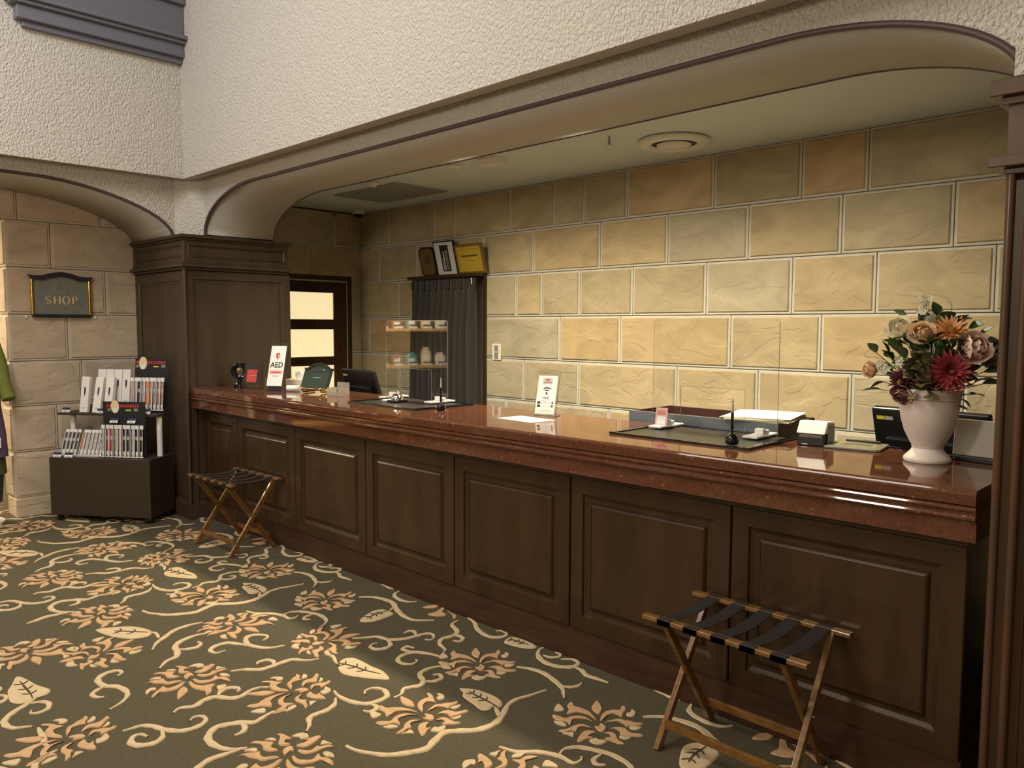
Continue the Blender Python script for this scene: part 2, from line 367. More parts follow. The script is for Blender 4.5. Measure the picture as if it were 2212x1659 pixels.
for i, pt in enumerate(PET):
    v, f = blob([p-FC for p in cA(pt)], 3)
    k = len(fmv); fmv += v; fmf += [tuple(a+k for a in q) for q in f]; fmm += [1 if i in (4, 6, 8, 11, 14, 15, 16) else 0]*len(f)
fme = bpy.data.meshes.new('flower_motif'); fme.from_pydata(fmv, [], fmf); fme.update(); fme.materials.append(PEACH); fme.materials.append(CREAM)
for p, i in zip(fme.polygons, fmm): p.material_index = i
# centre pixel and lone-petal pixel of each flower in one repeat
FL = [((1037, 1438), (1030, 1410)), ((1297, 1566), (1290, 1516)), ((919, 1545), (884, 1519)), ((697, 1388), (752, 1376)), ((639, 1493), (580, 1497)),
      ((502, 1350), (541, 1361)), ((405, 1466), (387, 1506)), ((618, 1630), (600, 1662)), ((213, 1415), (262, 1394)), ((57, 1409), (80, 1430)), ((152, 1594), (80, 1597))]
xs_rep = range(-2, 4)
def put(me, name, x, y, a=0.0):
    o = bpy.data.objects.new(name, me); C.objects.link(o); o.parent = floor; o.location = (x, y, 0); o.rotation_euler = (0, 0, a); return o
for (c, t) in FL:
    p = onz(*c); q = onz(*t)-p; a = math.atan2(q.y, q.x)-base_ang
    for k in xs_rep:
        x = p.x-k*PX
        for dy in (0.0, -1.95, -3.9):
            y = p.y+dy
            if -7.6 < x < 1.2 and -2.2 < y < 2.6: put(fme, 'flower_motif', x+(0.5 if dy == -1.95 else 0), y, a)
VN = [ (c8([(990, 470), (910, 520), (960, 580), (980, 620), (900, 670), (790, 700), (755, 760), (810, 820), (830, 850), (790, 880)]), .013),
 (c8([(900, 660), (1000, 665), (1050, 700), (1000, 735), (920, 725)]), .011),
 ([onz(*p) for p in [(761, 1380), (790, 1378), (815, 1376), (840, 1382), (870, 1381), (894, 1376), (916, 1370), (932, 1370), (938, 1377), (930, 1383), (918, 1382)]], .012),
 ([onz(*p) for p in [(899, 1373), (895, 1365), (883, 1364), (871, 1370)]], .010),
 ([onz(*p) for p in [(835, 1380), (844, 1393), (832, 1401), (812, 1403), (800, 1398), (806, 1392), (815, 1390)]], .012),
 (c8([(770, 930), (620, 890), (430, 870), (290, 910), (230, 960), (280, 1010), (400, 1020), (470, 990), (455, 965)]), .012),
 (c8([(400, 865), (330, 850), (290, 830), (350, 800), (440, 820)]), .010),
 (c4([(1180, 90), (1060, 110), (970, 150), (960, 190), (990, 230), (960, 280), (860, 300), (790, 320), (770, 370), (690, 410)]), .013),
 (c4([(990, 240), (1100, 240), (1170, 210), (1150, 175), (1080, 180)]), .011),
 (c4([(220, 885), (320, 930), (480, 960), (640, 975), (850, 950), (1020, 910), (1100, 830), (1200, 750), (1340, 735), (1520, 725), (1680, 670), (1770, 590), (1830, 480), (1920, 420), (2060, 380), (2210, 330)]), .016),
 (c4([(1750, 600), (1730, 550), (1700, 500)]), .010),
 (c4([(100, 340), (150, 390), (260, 440), (400, 465), (500, 450), (600, 410), (630, 370), (590, 325), (490, 310), (410, 340), (410, 375)]), .013),
 (c4([(460, 470), (520, 490), (510, 525), (450, 545), (390, 535)]), .011),
 (c6([(1760, 620), (1840, 640), (1870, 700), (1895, 715)]), .009),
 ([onz(*p) for p in [(532, 1321), (554, 1326), (584, 1326), (611, 1330), (625, 1337), (640, 1334), (643, 1331)]], .012),
 (c5([(340, 970), (440, 930), (580, 920), (720, 940), (850, 970), (940, 1030), (930, 1090), (840, 1155)]), .012),
 (c5([(740, 970), (640, 1000), (640, 1030), (720, 1035)]), .010),
 (c5([(1400, 720), (1600, 720), (1760, 750), (1880, 800), (1930, 880), (2000, 960), (2100, 1020), (2212, 1045), (2460, 1045)]), .015),
 (c5([(1910, 860), (1870, 880), (1830, 915)]), .009),
 (cB([(640, 1060), (800, 1080), (960, 1130), (1080, 1210), (1170, 1290), (1200, 1350), (1210, 1440)]), .013),
 (cB([(1190, 1290), (1290, 1300), (1390, 1280), (1415, 1250)]), .009),
 (cB([(60, 470), (140, 530), (170, 600), (240, 660), (330, 700), (420, 705), (500, 690), (520, 655), (450, 625), (390, 630)]), .013),
 (cB([(960, 830), (910, 860), (900, 920), (960, 990), (1080, 1040), (1220, 1060), (1330, 1050), (1380, 1010), (1310, 970), (1170, 970)]), .014),
 (cB([(1330, 1060), (1420, 1100), (1480, 1160), (1600, 1200), (1740, 1250)]), .012),
 (cB([(960, 920), (1050, 945), (1150, 935), (1160, 905), (1100, 885)]), .009),
 (c5([(1660, 500), (1790, 560), (1830, 590), (1910, 605)]), .012),
 (c5([(1990, 625), (1910, 670), (1910, 710), (1990, 760), (2100, 785), (2212, 780)]), .012),
 (c3([(435, 560), (500, 510), (640, 490), (740, 430), (860, 395), (1000, 410), (1110, 390), (1200, 335), (1300, 305), (1390, 305)]), .014),
 (c3([(880, 395), (910, 340), (1000, 305), (1080, 310), (1090, 335), (1060, 350)]), .012),
 (c3([(1170, 910), (1000, 920), (870, 890), (790, 830), (790, 770), (860, 700), (980, 670), (1120, 650), (1240, 650), (1330, 600), (1430, 550), (1580, 530)]), .015),
 (c3([(560, 1180), (680, 1101), (800, 1020), (980, 960), (1100, 925)]), .014),
 (c3([(1110, 660), (1150, 700), (1120, 750), (1040, 785)]), .012),
 (c3([(2050, 410), (2040, 470), (1960, 530), (1850, 570), (1790, 610), (1790, 680), (1760, 745)]), .013),
 (c3([(-70, 740), (0, 720), (120, 685), (240, 690), (340, 720), (480, 735), (600, 720), (720, 670), (760, 620), (720, 590), (640, 600), (600, 640)]), .013),
 (c3([(320, 730), (330, 790), (260, 850), (120, 880), (20, 860), (30, 800), (110, 770), (180, 795)]), .014),
 (c6([(1360, 530), (1200, 555), (1040, 535), (980, 500), (980, 450), (1060, 425), (1170, 430), (1190, 450), (1140, 485)]), .013),
 (c6([(1010, 535), (900, 515), (780, 505), (660, 540), (620, 580), (680, 605), (770, 580)]), .013),
 (c6([(820, 790), (960, 770), (1110, 770), (1220, 740), (1330, 700), (1440, 670), (1580, 680), (1700, 665)]), .013),
 (c6([(1240, 730), (1250, 690), (1180, 675), (1090, 700), (1100, 720)]), .011),
 (c6([(565, 410), (440, 440), (320, 490), (270, 540), (290, 590), (280, 640), (180, 690), (110, 765)]), .015),
 (c6([(300, 570), (400, 565), (490, 545), (525, 510), (490, 495)]), .012),
 (c6([(545, 300), (400, 330), (260, 380), (160, 450), (80, 510), (40, 580)]), .013),
 (c6([(110, 460), (80, 410), (20, 400)]), .009),
 (c7([(1330, 430), (1390, 390), (1340, 365), (1220, 390), (1130, 440), (1120, 490), (1200, 540), (1330, 545), (1430, 590), (1450, 650), (1380, 730), (1240, 815)]), .014),
 (c7([(1200, 545), (1100, 590), (1050, 640), (1110, 670), (1190, 665)]), .011),
 (c7([(420, 670), (300, 750), (150, 840), (60, 920), (60, 980), (150, 1020), (270, 1010), (370, 1000)]), .014),
 (c7([(340, 740), (480, 720), (560, 740), (540, 800), (440, 845), (350, 850), (360, 820)]), .011)]
LV = [(c4([(1350, 310), (1500, 320), (1600, 350), (1700, 390), (1770, 440), (1770, 480), (1740, 500), (1690, 490), (1640, 525), (1560, 525), (1500, 480), (1430, 430), (1380, 390), (1385, 350)]), c4([(1440, 350), (1530, 400), (1610, 440), (1720, 500)])),
 (c4([(150, 50), (200, 15), (290, 5), (400, 50), (490, 100), (590, 140), (650, 215), (560, 220), (400, 205), (260, 185), (180, 160), (140, 110), (150, 80)]), c4([(150, 65), (290, 100), (410, 140), (560, 175)])),
 (c5([(1410, 1050), (1480, 980), (1600, 910), (1740, 890), (1800, 910), (1870, 930), (1880, 960), (1820, 990), (1650, 1050), (1500, 1070)]), c5([(1510, 1025), (1620, 975), (1720, 945), (1800, 920)])),
 (cB([(490, 760), (550, 705), (640, 710), (760, 750), (880, 810), (820, 840), (680, 825), (550, 790)]), cB([(540, 735), (640, 755), (720, 785), (790, 800)])),
 (c0([(600, 760), (700, 745), (850, 740), (950, 765), (930, 800), (820, 815), (700, 800)]), c0([(720, 772), (820, 775), (930, 780)])),
 (c7([(190, 430), (300, 460), (430, 530), (570, 575), (540, 630), (420, 670), (340, 710), (230, 740), (120, 720), (90, 640), (90, 590), (130, 530)]), c7([(230, 500), (290, 570), (350, 640), (370, 690)])),
 (c8([(540, 310), (650, 280), (760, 285), (680, 315)]), None), (c8([(600, 395), (700, 370), (790, 305), (820, 320), (790, 370), (840, 400), (740, 420)]), None),
 (c8([(850, 340), (900, 380), (970, 420), (930, 450), (910, 400)]), None)]
def rep(me, name, yc):
    for k in xs_rep:
        for dy in (0.0, -1.95):
            if dy and yc+dy < -1.9: continue
            x = -k*PX+(0.5 if dy else 0)
            cx = me['cx']+x
            if -7.7 < cx < 1.4: put(me, name, x, dy)
for pts, wd in VN:
    v, f = ribbon(pts, wd)
    me = bpy.data.meshes.new('vine_motif'); me.from_pydata(v, [], f); me.update(); me.materials.append(CREAM)
    me['cx'] = sum(p.x for p in pts)/len(pts); rep(me, 'vine_motif', sum(p.y for p in pts)/len(pts))
for i, (pts, vein) in enumerate(LV):
    v, f = blob(pts, 3); nf = len(f); k = len(v)
    if vein:
        ctr = [Vector((p.x, p.y, 0)) for p in cat([Vector((p.x, p.y, 0)) for p in vein], 4)]
        lines = [vein]; cen = sum((Vector((p.x, p.y, 0)) for p in pts), Vector())/len(pts)
        wid_ = min((Vector((p.x, p.y, 0))-cen).length for p in pts)
        for q_ in range(2, len(ctr)-2, 3):
            tg = (ctr[q_+1]-ctr[q_-1]).normalized(); nr = Vector((-tg.y, tg.x, 0))
            for sg in (-1, 1): lines.append([ctr[q_], ctr[q_]+(nr*sg*0.75-tg*0.5)*wid_*0.30, ctr[q_]+(nr*sg*0.75-tg*0.6)*wid_*0.62])
        for q_, ln in enumerate(lines):
            v2, f2 = ribbon(ln, .0055 if q_ == 0 else .0042); kk = len(v); v += [(a, b, c+0.0022) for a, b, c in v2]; f += [tuple(a+kk for a in q) for q in f2]
    me = bpy.data.meshes.new('leaf_motif'); me.from_pydata(v, [], f); me.update(); me.materials.append(PEACH if not vein else CREAM); me.materials.append(VEIN)
    for j, p in enumerate(me.polygons): p.material_index = 0 if j < nf else 1
    me['cx'] = sum(p.x for p in pts)/len(pts); rep(me, 'leaf_motif', sum(p.y for p in pts)/len(pts))

# ------------------------------------------------------------------ setting: stone walls
ROWS = [0.155, 0.524, 0.895, 1.258, 1.633, 2.007, 2.377, 2.757]
def brick(parent, w, h, loc, rotz, fieldm, marginm, d=0.02):
    g = 0.0025; m = 0.017; b = 0.007; fz = 0.010
    def rect(i, y): return [(i, y, i), (w-i, y, i), (w-i, y, h-i), (i, y, h-i)]
    jit = lambda r: [(x, y+rng(-0.002, 0.002), z) for x, y, z in r]
    v = rect(g, d)+rect(g, 0.003)+rect(g+0.003, 0)+rect(m, 0)+rect(m+b, -fz)
    v[16:20] = jit(v[16:20])
    f, fm = [], []
    for k in range(4):
        for i in range(4):
            f.append((k*4+i, k*4+(i+1) % 4, (k+1)*4+(i+1) % 4, (k+1)*4+i)); fm.append(1 if k < 3 else 0)
    f.append((16, 17, 18, 19)); fm.append(0)
    o = link('brick', v, f, None, parent, mats=[fieldm, marginm], fm=fm)
    return setxf(o, loc, (0, 0, rotz))
wall_back = struct(MB().box((XL-0.4, YB+0.012, 0), (1.2, YB+0.25, ZC+0.1)).o('wall_back', MORTAR), 'sandstone block wall behind the reception counter')
# curtained opening is a shallow framed niche on this wall: blocks stop at it
OX0, OX1, OZ = -6.17, -5.215, 2.03
def xr(pxs, z): return [px_x(p, YB, z) for p in pxs]
zr = [(ROWS[i], ROWS[i+1]) for i in range(7)]
JOI = {6: [841, 939, 985, 1103, 1199, 1264, 1356, 1543, 1733, 1877], 5: [821, 901, 1046, 1153, 1297, 1443, 1617, 1819, 2062],
       4: [863, 1116, 1171.5, 1253, 1367, 1525.5, 1711, 1892.6, 2150], 3: [800, 1209.5, 1339.7, 1578, 1773, 2000],
       2: [863, 1132, 1250, 1462, 1636.6, 1838, 2080], 1: [835, 1095, 1315, 1560, 1800, 2060], 0: [900, 1180, 1500, 1820, 2100]}
for r in range(7):
    z0, z1 = (ROWS[r], ROWS[r+1])
    xs = [XL-0.03]+xr(JOI[r], (z0+z1)/2)+[0.55]
    segs = []
    for a, b in zip(xs[:-1], xs[1:]):
        if z0 < OZ-0.05:
            if b <= OX0 or a >= OX1: segs.append((a, b))
            else:
                if a < OX0-0.02: segs.append((a, OX0))
                if b > OX1+0.02: segs.append((OX1, b))
        else: segs.append((a, b))
    for a, b in segs: brick(wall_back, b-a, z1-z0, (a, YB, z0), 0, SAND, MARGIN)
brick(wall_back, OX0-XL, 0.155, (XL, YB, 0), 0, SAND, MARGIN); brick(wall_back, 0.55-OX1, 0.155, (OX1, YB, 0), 0, SAND, MARGIN)

YJ = 1.662    # jamb of the shop opening
DY0, DY1, DZ = 3.93, 4.855, 2.075     # lit door in the left wall
wl = MB().box((XL-0.25, YJ, 0), (XL-0.012, DY0, 2.8)).box((XL-0.25, DY1, 0), (XL-0.012, YB+0.2, 2.8)).box((XL-0.25, DY0, DZ), (XL-0.012, DY1, 2.8)) \
    .box((XL-0.25, -4.5, 2.40), (XL-0.012, YJ, 2.8)).box((XL-0.25, -4.5, 0), (XL-0.012, -1.6, 2.4))
wall_left = struct(wl.o('wall_left', MORTAR), 'sandstone block wall with the shop opening')
LJ = {6: [36, 218], 5: [108.5], 4: [228], 3: [146.6], 2: [178], 1: [125], 0: [190]}
for r in range(7):
    z0, z1 = ROWS[r], ROWS[r+1] if r < 6 else 2.75
    ys = ([-1.4, -0.4, 0.6] if r == 6 else [YJ-0.014])+[px_y(p, XL, (z0+z1)/2) for p in LJ[r] if r == 6 or p > 40]+[2.75]
    if r == 6: ys = [-1.4, -0.4, 0.7]+[px_y(p, XL, 2.45) for p in LJ[6]]+[2.75]
    for a, b in zip(ys[:-1], ys[1:]): brick(wall_left, b-a, z1-z0, (XL, a, z0), PI/2, SAND2, MARGIN2)
for r in range(7):      # the stretch inside the alcove
    z0, z1 = ROWS[r], ROWS[r+1]
    ys = [3.3]+([px_y(667, XL, 2.2)] if r == 5 else [px_y(723, XL, 2.55)] if r == 6 else [3.6, 3.93])+[YB]
    if r == 6: ys = [3.3, 3.75, px_y(723, XL, 2.55), YB]
    for a, b in zip(ys[:-1], ys[1:]):
        if z0 < DZ-0.1:
            if a >= DY0-0.01: a = DY1
            elif b > DY0: b = DY0
        if b-a > 0.05: brick(wall_left, b-a, z1-z0, (XL, a, z0), PI/2, SAND, MARGIN)
for r in range(6):      # jamb returning into the shop
    z0, z1 = ROWS[r], ROWS[r+1]
    brick(wall_left, 0.262, z1-z0, (XL-0.262, YJ-0.014, z0), 0, SAND2, MARGIN2, d=0.013)
MB().box((XL-0.22, YJ-0.02, 0), (XL+0.03, 2.6, 0.155)).o('base_block', SAND2, wall_left, bevel=0.008)

# alcove ceiling
ceiling = struct(MB().box((XL-0.3, 3.3, ZC), (1.2, YB+0.2, ZC+0.1)).o('ceiling', CEIL), 'pale painted ceiling over the reception alcove')

# upper stucco walls (L-shaped), lobby shell
wall_front = MB().box((XS, YS, ZU), (2.6, YS+0.02, 5.0)).o('wall_front', STUCCO); struct(wall_front, 'cream roughcast wall above the reception arch')
wall_side = MB().box((XS-0.02, -4.4, ZU), (XS, YS+0.02, 5.0)).o('wall_side', STUCCO); struct(wall_side, 'cream roughcast wall above the shop arch')
LOB = M('lobby_far_plaster', (0.42, 0.36, 0.28), 0.9)
struct(MB().box((-11, -4.6, 0), (3.5, -4.4, 5.0)).o('wall_rear', LOB)); struct(MB().box((2.4, -4.6, 0), (2.6, 5.2, 5.0)).o('wall_right', LOB))
struct(MB().box((-6.4, -4.6, 5.0), (2.7, 3.0, 5.1)).o('ceiling_lobby', LOB))
struct(MB().box((-0.2, YP+0.6, 0), (2.5, YP+0.8, 5.0)).o('wall_beyond_pillar', LOB))
# shop and back-office shells
struct(MB().box((-10.6, -4.4, 0), (-10.5, 3.6, 2.8)).o('wall_shop', M('shop_cream_plaster', (0.70, 0.60, 0.42), 0.9)))
struct(MB().box((-10.6, -4.4, 2.7), (XL, 3.6, 2.8)).o('ceiling_shop', MATS['shop_cream_plaster'])); struct(MB().box((-10.6, 3.4, 0), (XL-0.2, 3.6, 2.8)).o('wall_shop_end', MATS['shop_cream_plaster']))
struct(MB().box((-9.2, 3.6, 0), (-9.1, 5.2, 2.8)).o('wall_office', MATS['shop_cream_plaster'])); struct(MB().box((-9.2, 3.6, 2.7), (XL, 5.2, 2.8)).o('ceiling_office', MATS['shop_cream_plaster']))
struct(MB().box((-9.2, 5.1, 0), (XL-0.2, 5.2, 2.8)).o('wall_office_end', MATS['shop_cream_plaster']))

# reception arch: spandrel between y=2.79 and y=3.38
AX0, AX1, AZ0, AZ1, AA, AB = XP, -0.58, 2.27, 2.595, 0.80, 0.325
def arch_curve(x0, x1, a, b, zb, n=18, ex=2.0):
    pts = []
    for i in range(n+1):
        t = PI/2*i/n; pts.append((x0+a-a*math.cos(t)**(2/ex), zb+b*math.sin(t)**(2/ex)))
    for i in range(n+1):
        t = PI/2*(1-i/n); pts.append((x1-a+a*math.cos(t)**(2/ex), zb+b*math.sin(t)**(2/ex)))
    return pts
def arch_body(name, curve, d0, d1, ztop, axis, front_m, soffit_m, zlow):
    n = len(curve); v = []; f = []; fm = []
    def P(a, z, d): return (a, d, z) if axis == 'y' else (d, a, z)
    for d in (d0, d1):
        for a, z in curve: v.append(P(a, z, d))
        for a, z in curve: v.append(P(a, ztop, d))
    for i in range(n-1):
        f.append((i, i+1, n+i+1, n+i)); fm.append(0)
        f.append((2*n+i+1, 2*n+i, 3*n+i, 3*n+i+1)); fm.append(0)
        f.append((i+1, i, 2*n+i, 2*n+i+1)); fm.append(1)
    o = link(name, v, f, None, mats=[front_m, soffit_m], fm=fm)
    for i, p in enumerate(o.data.polygons): p.use_smooth = (fm[i] == 1)
    bm = bmesh.new(); bm.from_mesh(o.data); bmesh.ops.recalc_face_normals(bm, faces=bm.faces); bm.to_mesh(o.data); bm.free()
    return o
YA0, YA1 = 2.79, 3.38
ac = arch_curve(AX0, AX1, AA, AB, AZ0)
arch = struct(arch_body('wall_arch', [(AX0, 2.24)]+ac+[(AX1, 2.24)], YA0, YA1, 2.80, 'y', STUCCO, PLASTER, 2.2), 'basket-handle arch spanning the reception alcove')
MB().box((AX0-0.12, YS+0.03, 2.735), (AX1+1.2, YA0+0.01, 2.80)).o('lintel', STUCCO, arch)
def cove(axis):      # quarter-round cove between the overhanging wall and the arch face
    v = []; f = []; n = 7
    a0, a1 = (XS, 1.5) if axis == 'y' else (-4.4, YS)
    for i in range(n+1):
        t = PI/2*i/n; d = 0.165*math.sin(t); z = ZU+0.052*(1-math.cos(t))
        for a in (a0, a1): v.append((a-d if axis == 'y' and a == XS else a, YS+d, z) if axis == 'y' else (XS-d, a+(d if a == YS else 0), z))
    for i in range(n): f.append((2*i, 2*i+1, 2*i+3, 2*i+2))
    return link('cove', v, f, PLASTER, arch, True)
cove('y')
YLA0, YLA1 = 0.0, 2.60
lc = []
for y, z in [(2.622, 2.24), (2.606, 2.25), (2.584, 2.30), (2.545, 2.345), (2.49, 2.387), (2.42, 2.425), (2.353, 2.455), (2.26, 2.49), (2.155, 2.521), (2.06, 2.545), (1.965, 2.565), (1.83, 2.585), (1.69, 2.597), (1.5, 2.60)]: lc.append((y, z))
lc = [(-2.0-(y-1.5)+0.0, z) for y, z in lc][:0]+lc[::-1]
lc = [(-1.6, 2.60), (0.0, 2.60)]+lc
XA0 = -6.315
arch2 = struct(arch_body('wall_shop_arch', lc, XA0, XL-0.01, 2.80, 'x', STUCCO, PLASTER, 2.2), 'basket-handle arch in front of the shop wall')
MB().box((XA0-0.01, -4.4, 2.735), (XS-0.03, YS+0.03, 2.80)).o('lintel', STUCCO, arch2)
v = []; f = []; n = 7
for i in range(n+1):
    t = PI/2*i/n; d = 0.165*math.sin(t); z = ZU+0.052*(1-math.cos(t)); v += [(XS-d, -4.4, z), (XS-d, YS+d, z)]
for i in range(n): f.append((2*i, 2*i+1, 2*i+3, 2*i+2))
link('cove', v, f, PLASTER, arch2, True)
# corner post above the wooden pier (chamfered)
MB().prism([(XP, YA0), (XP, YA1), (XL, YA1), (XL, YP), (XA0, YP)], 2.24, 2.74, 'z').o('wall_post', STUCCO); struct(bpy.data.objects['wall_post'], 'cream stucco corner post on the wooden pier')
MB().box((XL, YP, 2.70), (XP, YA1, 2.80)).o('post_head', STUCCO, bpy.data.objects['wall_post'])
# right-hand pier stucco
struct(MB().box((AX1+0.0, YP, 2.26), (AX1+0.9, YA1, 2.74)).o('wall_post_right', STUCCO), 'cream stucco above the reddish wooden pillar')
# beads
def bead(name, pts, r): return struct(MB().tube(pts, r, 8).o(name, BEAD, None, True), 'dark purple-brown moulding bead edging an arch')
bead('trim_1', [(AX0, YA0-0.003, 2.24)]+[(x, YA0-0.003, z) for x, z in ac]+[(AX1, YA0-0.003, 2.24)], 0.0125)
bead('trim_2', [(AX0, YA1+0.002, 2.24)]+[(x, YA1+0.002, z) for x, z in ac]+[(AX1, YA1+0.002, 2.24)], 0.006)
bead('trim_3', [(XA0+0.003, y, z) for y, z in lc], 0.0125)

# ------------------------------------------------------------------ panelled wood
def framed(name, w, h, parent, mat, frame, prof, loc, rotz, thick=0.02, field_name='panel_field', fieldm=None):
    """panel facing -y in local space: outer frame, then profile [(inset, y)] and a flat field as a sub-part"""
    rects = [(0.0, thick), (0.0, 0.003), (0.003, 0.0), (frame, 0.0)]+[(frame+i, y) for i, y in prof]
    v = []; f = []
    for i, y in rects: v += [(i, y, i), (w-i, y, i), (w-i, y, h-i), (i, y, h-i)]
    for k in range(len(rects)-1):
        for i in range(4): f.append((k*4+i, k*4+(i+1) % 4, (k+1)*4+(i+1) % 4, (k+1)*4+i))
    o = link(name, v, f, mat, parent); setxf(o, loc, (0, 0, rotz))
    i, y = rects[-1]
    fo = MB().box((i, y, i), (w-i, thick, h-i)).o(field_name, fieldm or mat, o, bevel=0.004)
    return o
def mould(name, poly, a0, a1, axis, mat, parent):
    return MB().prism(poly, a0, a1, axis).o(name, mat, parent, bevel=0.002)

# left pier: block x XL..XP, y YP..3.51, 2.245 high
pier = struct(MB().box((XL+0.01, YP+0.02, 0), (XP-0.02, 3.49, 2.24)).o('wall_pier', WOODP), 'dark walnut panelled pier between shop arch and counter')
PR = [(0.006, 0.008), (0.022, 0.012), (0.028, 0.012)]
framed('side_panel', 0.91, 1.93, pier, WOODP, 0.065, PR, (XP, YP, 0.05), PI/2)
framed('front_panel', XP-XL-0.02, 1.93, pier, WOODP, 0.075, PR, (XL+0.01, YP, 0.05), 0)
framed('frieze_panel', 0.90, 0.17, pier, WOODP, 0.035, [(0.004, -0.004), (0.012, 0.004), (0.016, 0.006)], (XP+0.012, YP-0.01, 2.045), PI/2, thick=0.03)
framed('frieze_panel', XP-XL+0.0, 0.17, pier, WOODP, 0.035, [(0.004, -0.004), (0.012, 0.004), (0.016, 0.006)], (XL+0.01, YP-0.012, 2.045), 0, thick=0.03)
def ring(z0, z1, e, m=WOODP):
    MB().box((XL+0.02, YP-e, z0), (XP+e, 3.50+e*0.8, z1)).o('cornice', m, pier, bevel=0.004)
ring(2.215, 2.232, 0.025); ring(2.232, 2.258, 0.045); ring(1.985, 2.005, 0.018); ring(2.005, 2.030, 0.045); ring(2.030, 2.046, 0.025)
MB().tube([(XP+0.006, YP-0.006, 0.02), (XP+0.006, YP-0.006, 1.985)], 0.014, 10).o('corner_bead', WOODP, pier, True)
MB().box((XL+0.02, YP-0.02, 0), (XP+0.02, 3.5, 0.12)).o('plinth', WOODP, pier, bevel=0.004)

# right pillar
RX = AX1-0.012
pil = struct(MB().box((RX+0.012, YP+0.03, 0), (RX+0.85, 3.49, 2.24)).o('wall_pillar', WOODR), 'reddish brown wooden pillar with moulded capital at the counter end')
framed('front_panel', 0.83, 1.93, pil, WOOD, 0.06, PR, (RX+0.012, YP, 0.04), 0)
for i, dx in enumerate((0.006, 0.052)): MB().tube([(RX+0.012+dx, YP-0.002, 0.02), (RX+0.012+dx, YP-0.002, 1.985)], 0.012, 8).o('reed', WOODR, pil, True)
def ringr(z0, z1, e): MB().box((RX+0.012-e, YP-e, z0), (RX+0.85, 3.50, z1)).o('capital_moulding', WOODR, pil, bevel=0.003)
ringr(1.985, 2.003, 0.012); ringr(2.003, 2.034, 0.045); ringr(2.034, 2.20, 0.008); ringr(2.178, 2.20, 0.022); ringr(2.20, 2.245, 0.048)
MB().box((RX+0.0, YP-0.02, 0), (RX+0.85, 3.5, 0.14)).o('plinth', WOOD, pil, bevel=0.004)

# dark beam / window apron on the side wall
apr = thing('window_apron', 'grey-blue painted moulded wooden sill high on the cream wall in the corner', 'window sill', (XS, 0, 0))
def step(z0, z1, e, y0, nm='moulding'): MB().box((0, y0-e, z0), (e, YS-0.001, z1)).o(nm, BEAMC, apr, bevel=0.006)
step(3.535, 3.575, 0.045, 1.60); step(3.575, 3.665, 0.085, 1.60); step(3.665, 3.69, 0.12, 1.60); step(3.69, 3.72, 0.15, 1.60, 'sill')
step(3.72, 3.95, 0.09, 1.60, 'apron_board'); step(3.95, 4.0, 0.13, 1.60)
MB().box((0, 1.55, 4.0), (0.05, 1.66, 4.9)).o('jamb', BEAMC, apr); MB().box((0, 2.50, 4.0), (0.05, 2.61, 4.9)).o('jamb', BEAMC, apr); MB().box((0.0, 1.66, 4.0), (0.012, 2.5, 4.9)).o('pane', M('frosted_pane', (0.85, 0.86, 0.9), 0.3), apr)

# door in the left wall with lit panes
door = struct(MB().box((XL-0.06, DY0, 0), (XL+0.012, DY0+0.05, DZ)).box((XL-0.06, DY1-0.05, 0), (XL+0.012, DY1, DZ)).box((XL-0.06, DY0+0.05, DZ-0.05), (XL+0.012, DY1-0.05, DZ)).o('door_1', WOOD, bevel=0.003), 'dark wooden door with lit frosted panes beside the pier')
DS = M('door_red_wood', (0.080, 0.030, 0.011), 0.35, col2=(0.055, 0.02, 0.008), scale=6, stretch=(6, 6, 0.8))
dx0, dx1 = XL-0.05, XL-0.012
MB().box((dx0, 4.645, 0.02), (dx1, DY1-0.055, DZ-0.055)).o('stile', DS, door, bevel=0.003); MB().box((dx0, DY0+0.055, 0.02), (dx1, 4.13, DZ-0.055)).o('stile', DS, door, bevel=0.003)
zs = [2.02, 1.895, 1.615, 1.51, 1.225, 1.132, 0.84, 0.74, 0.45, 0.02]
for i in range(0, 10, 2): MB().box((dx0, 4.13, zs[i+1]), (dx1, 4.645, zs[i])).o('rail', WOOD, door, bevel=0.003)
for i in range(1, 9, 2): MB().box((dx0+0.014, 4.125, zs[i+1]-0.004), (dx0+0.02, 4.65, zs[i]+0.004)).o('pane', GLOW, door)
MB().box((XL-0.012, 4.80, 0.05), (XL+0.002, 4.806, 2.02)).o('edge_strip', WHITE, door)

# ------------------------------------------------------------------ reception counter
YF = 2.73
cnt = thing('reception_counter', 'long dark walnut reception counter front with raised panels', 'counter', (-3.4, 2.75, 0))
def W(o): o.location = Vector(o.location)-Vector((-3.4, 2.75, 0)); return o
W(MB().box((XP+0.002, YF+0.022, 0.0), (-0.668, 3.30, 0.895)).o('carcass', WOOD, cnt))
W(MB().box((XP+0.01, YF+0.012, 0.0), (-0.662, YF+0.03, 0.155)).o('plinth', KICK, cnt, bevel=0.003))
W(MB().box((XP+0.01, YF-0.004, 0.862), (-0.662, YF+0.03, 0.897)).o('top_rail', WOOD, cnt, bevel=0.003))
gx = [XP+0.012, -5.556, -4.738, -3.916, -3.105, -2.298, -1.484, -0.664]
for a, b in zip(gx[:-1], gx[1:]):
    p = framed('front_panel', b-a-0.008, 0.705, cnt, WOOD, 0.070, [(0.004, 0.010), (0.020, 0.016), (0.036, 0.016), (0.044, 0.004), (0.048, 0.002)], (a+0.004, YF, 0.157), 0, thick=0.024)
    W(p)
top = thing('countertop', 'polished reddish brown granite worktop with double-beaded front edge', 'countertop', (-3.4, 2.98, 0.9))
prof = [(2.648, 0.897), (2.648, 0.957), (2.640, 0.960)]
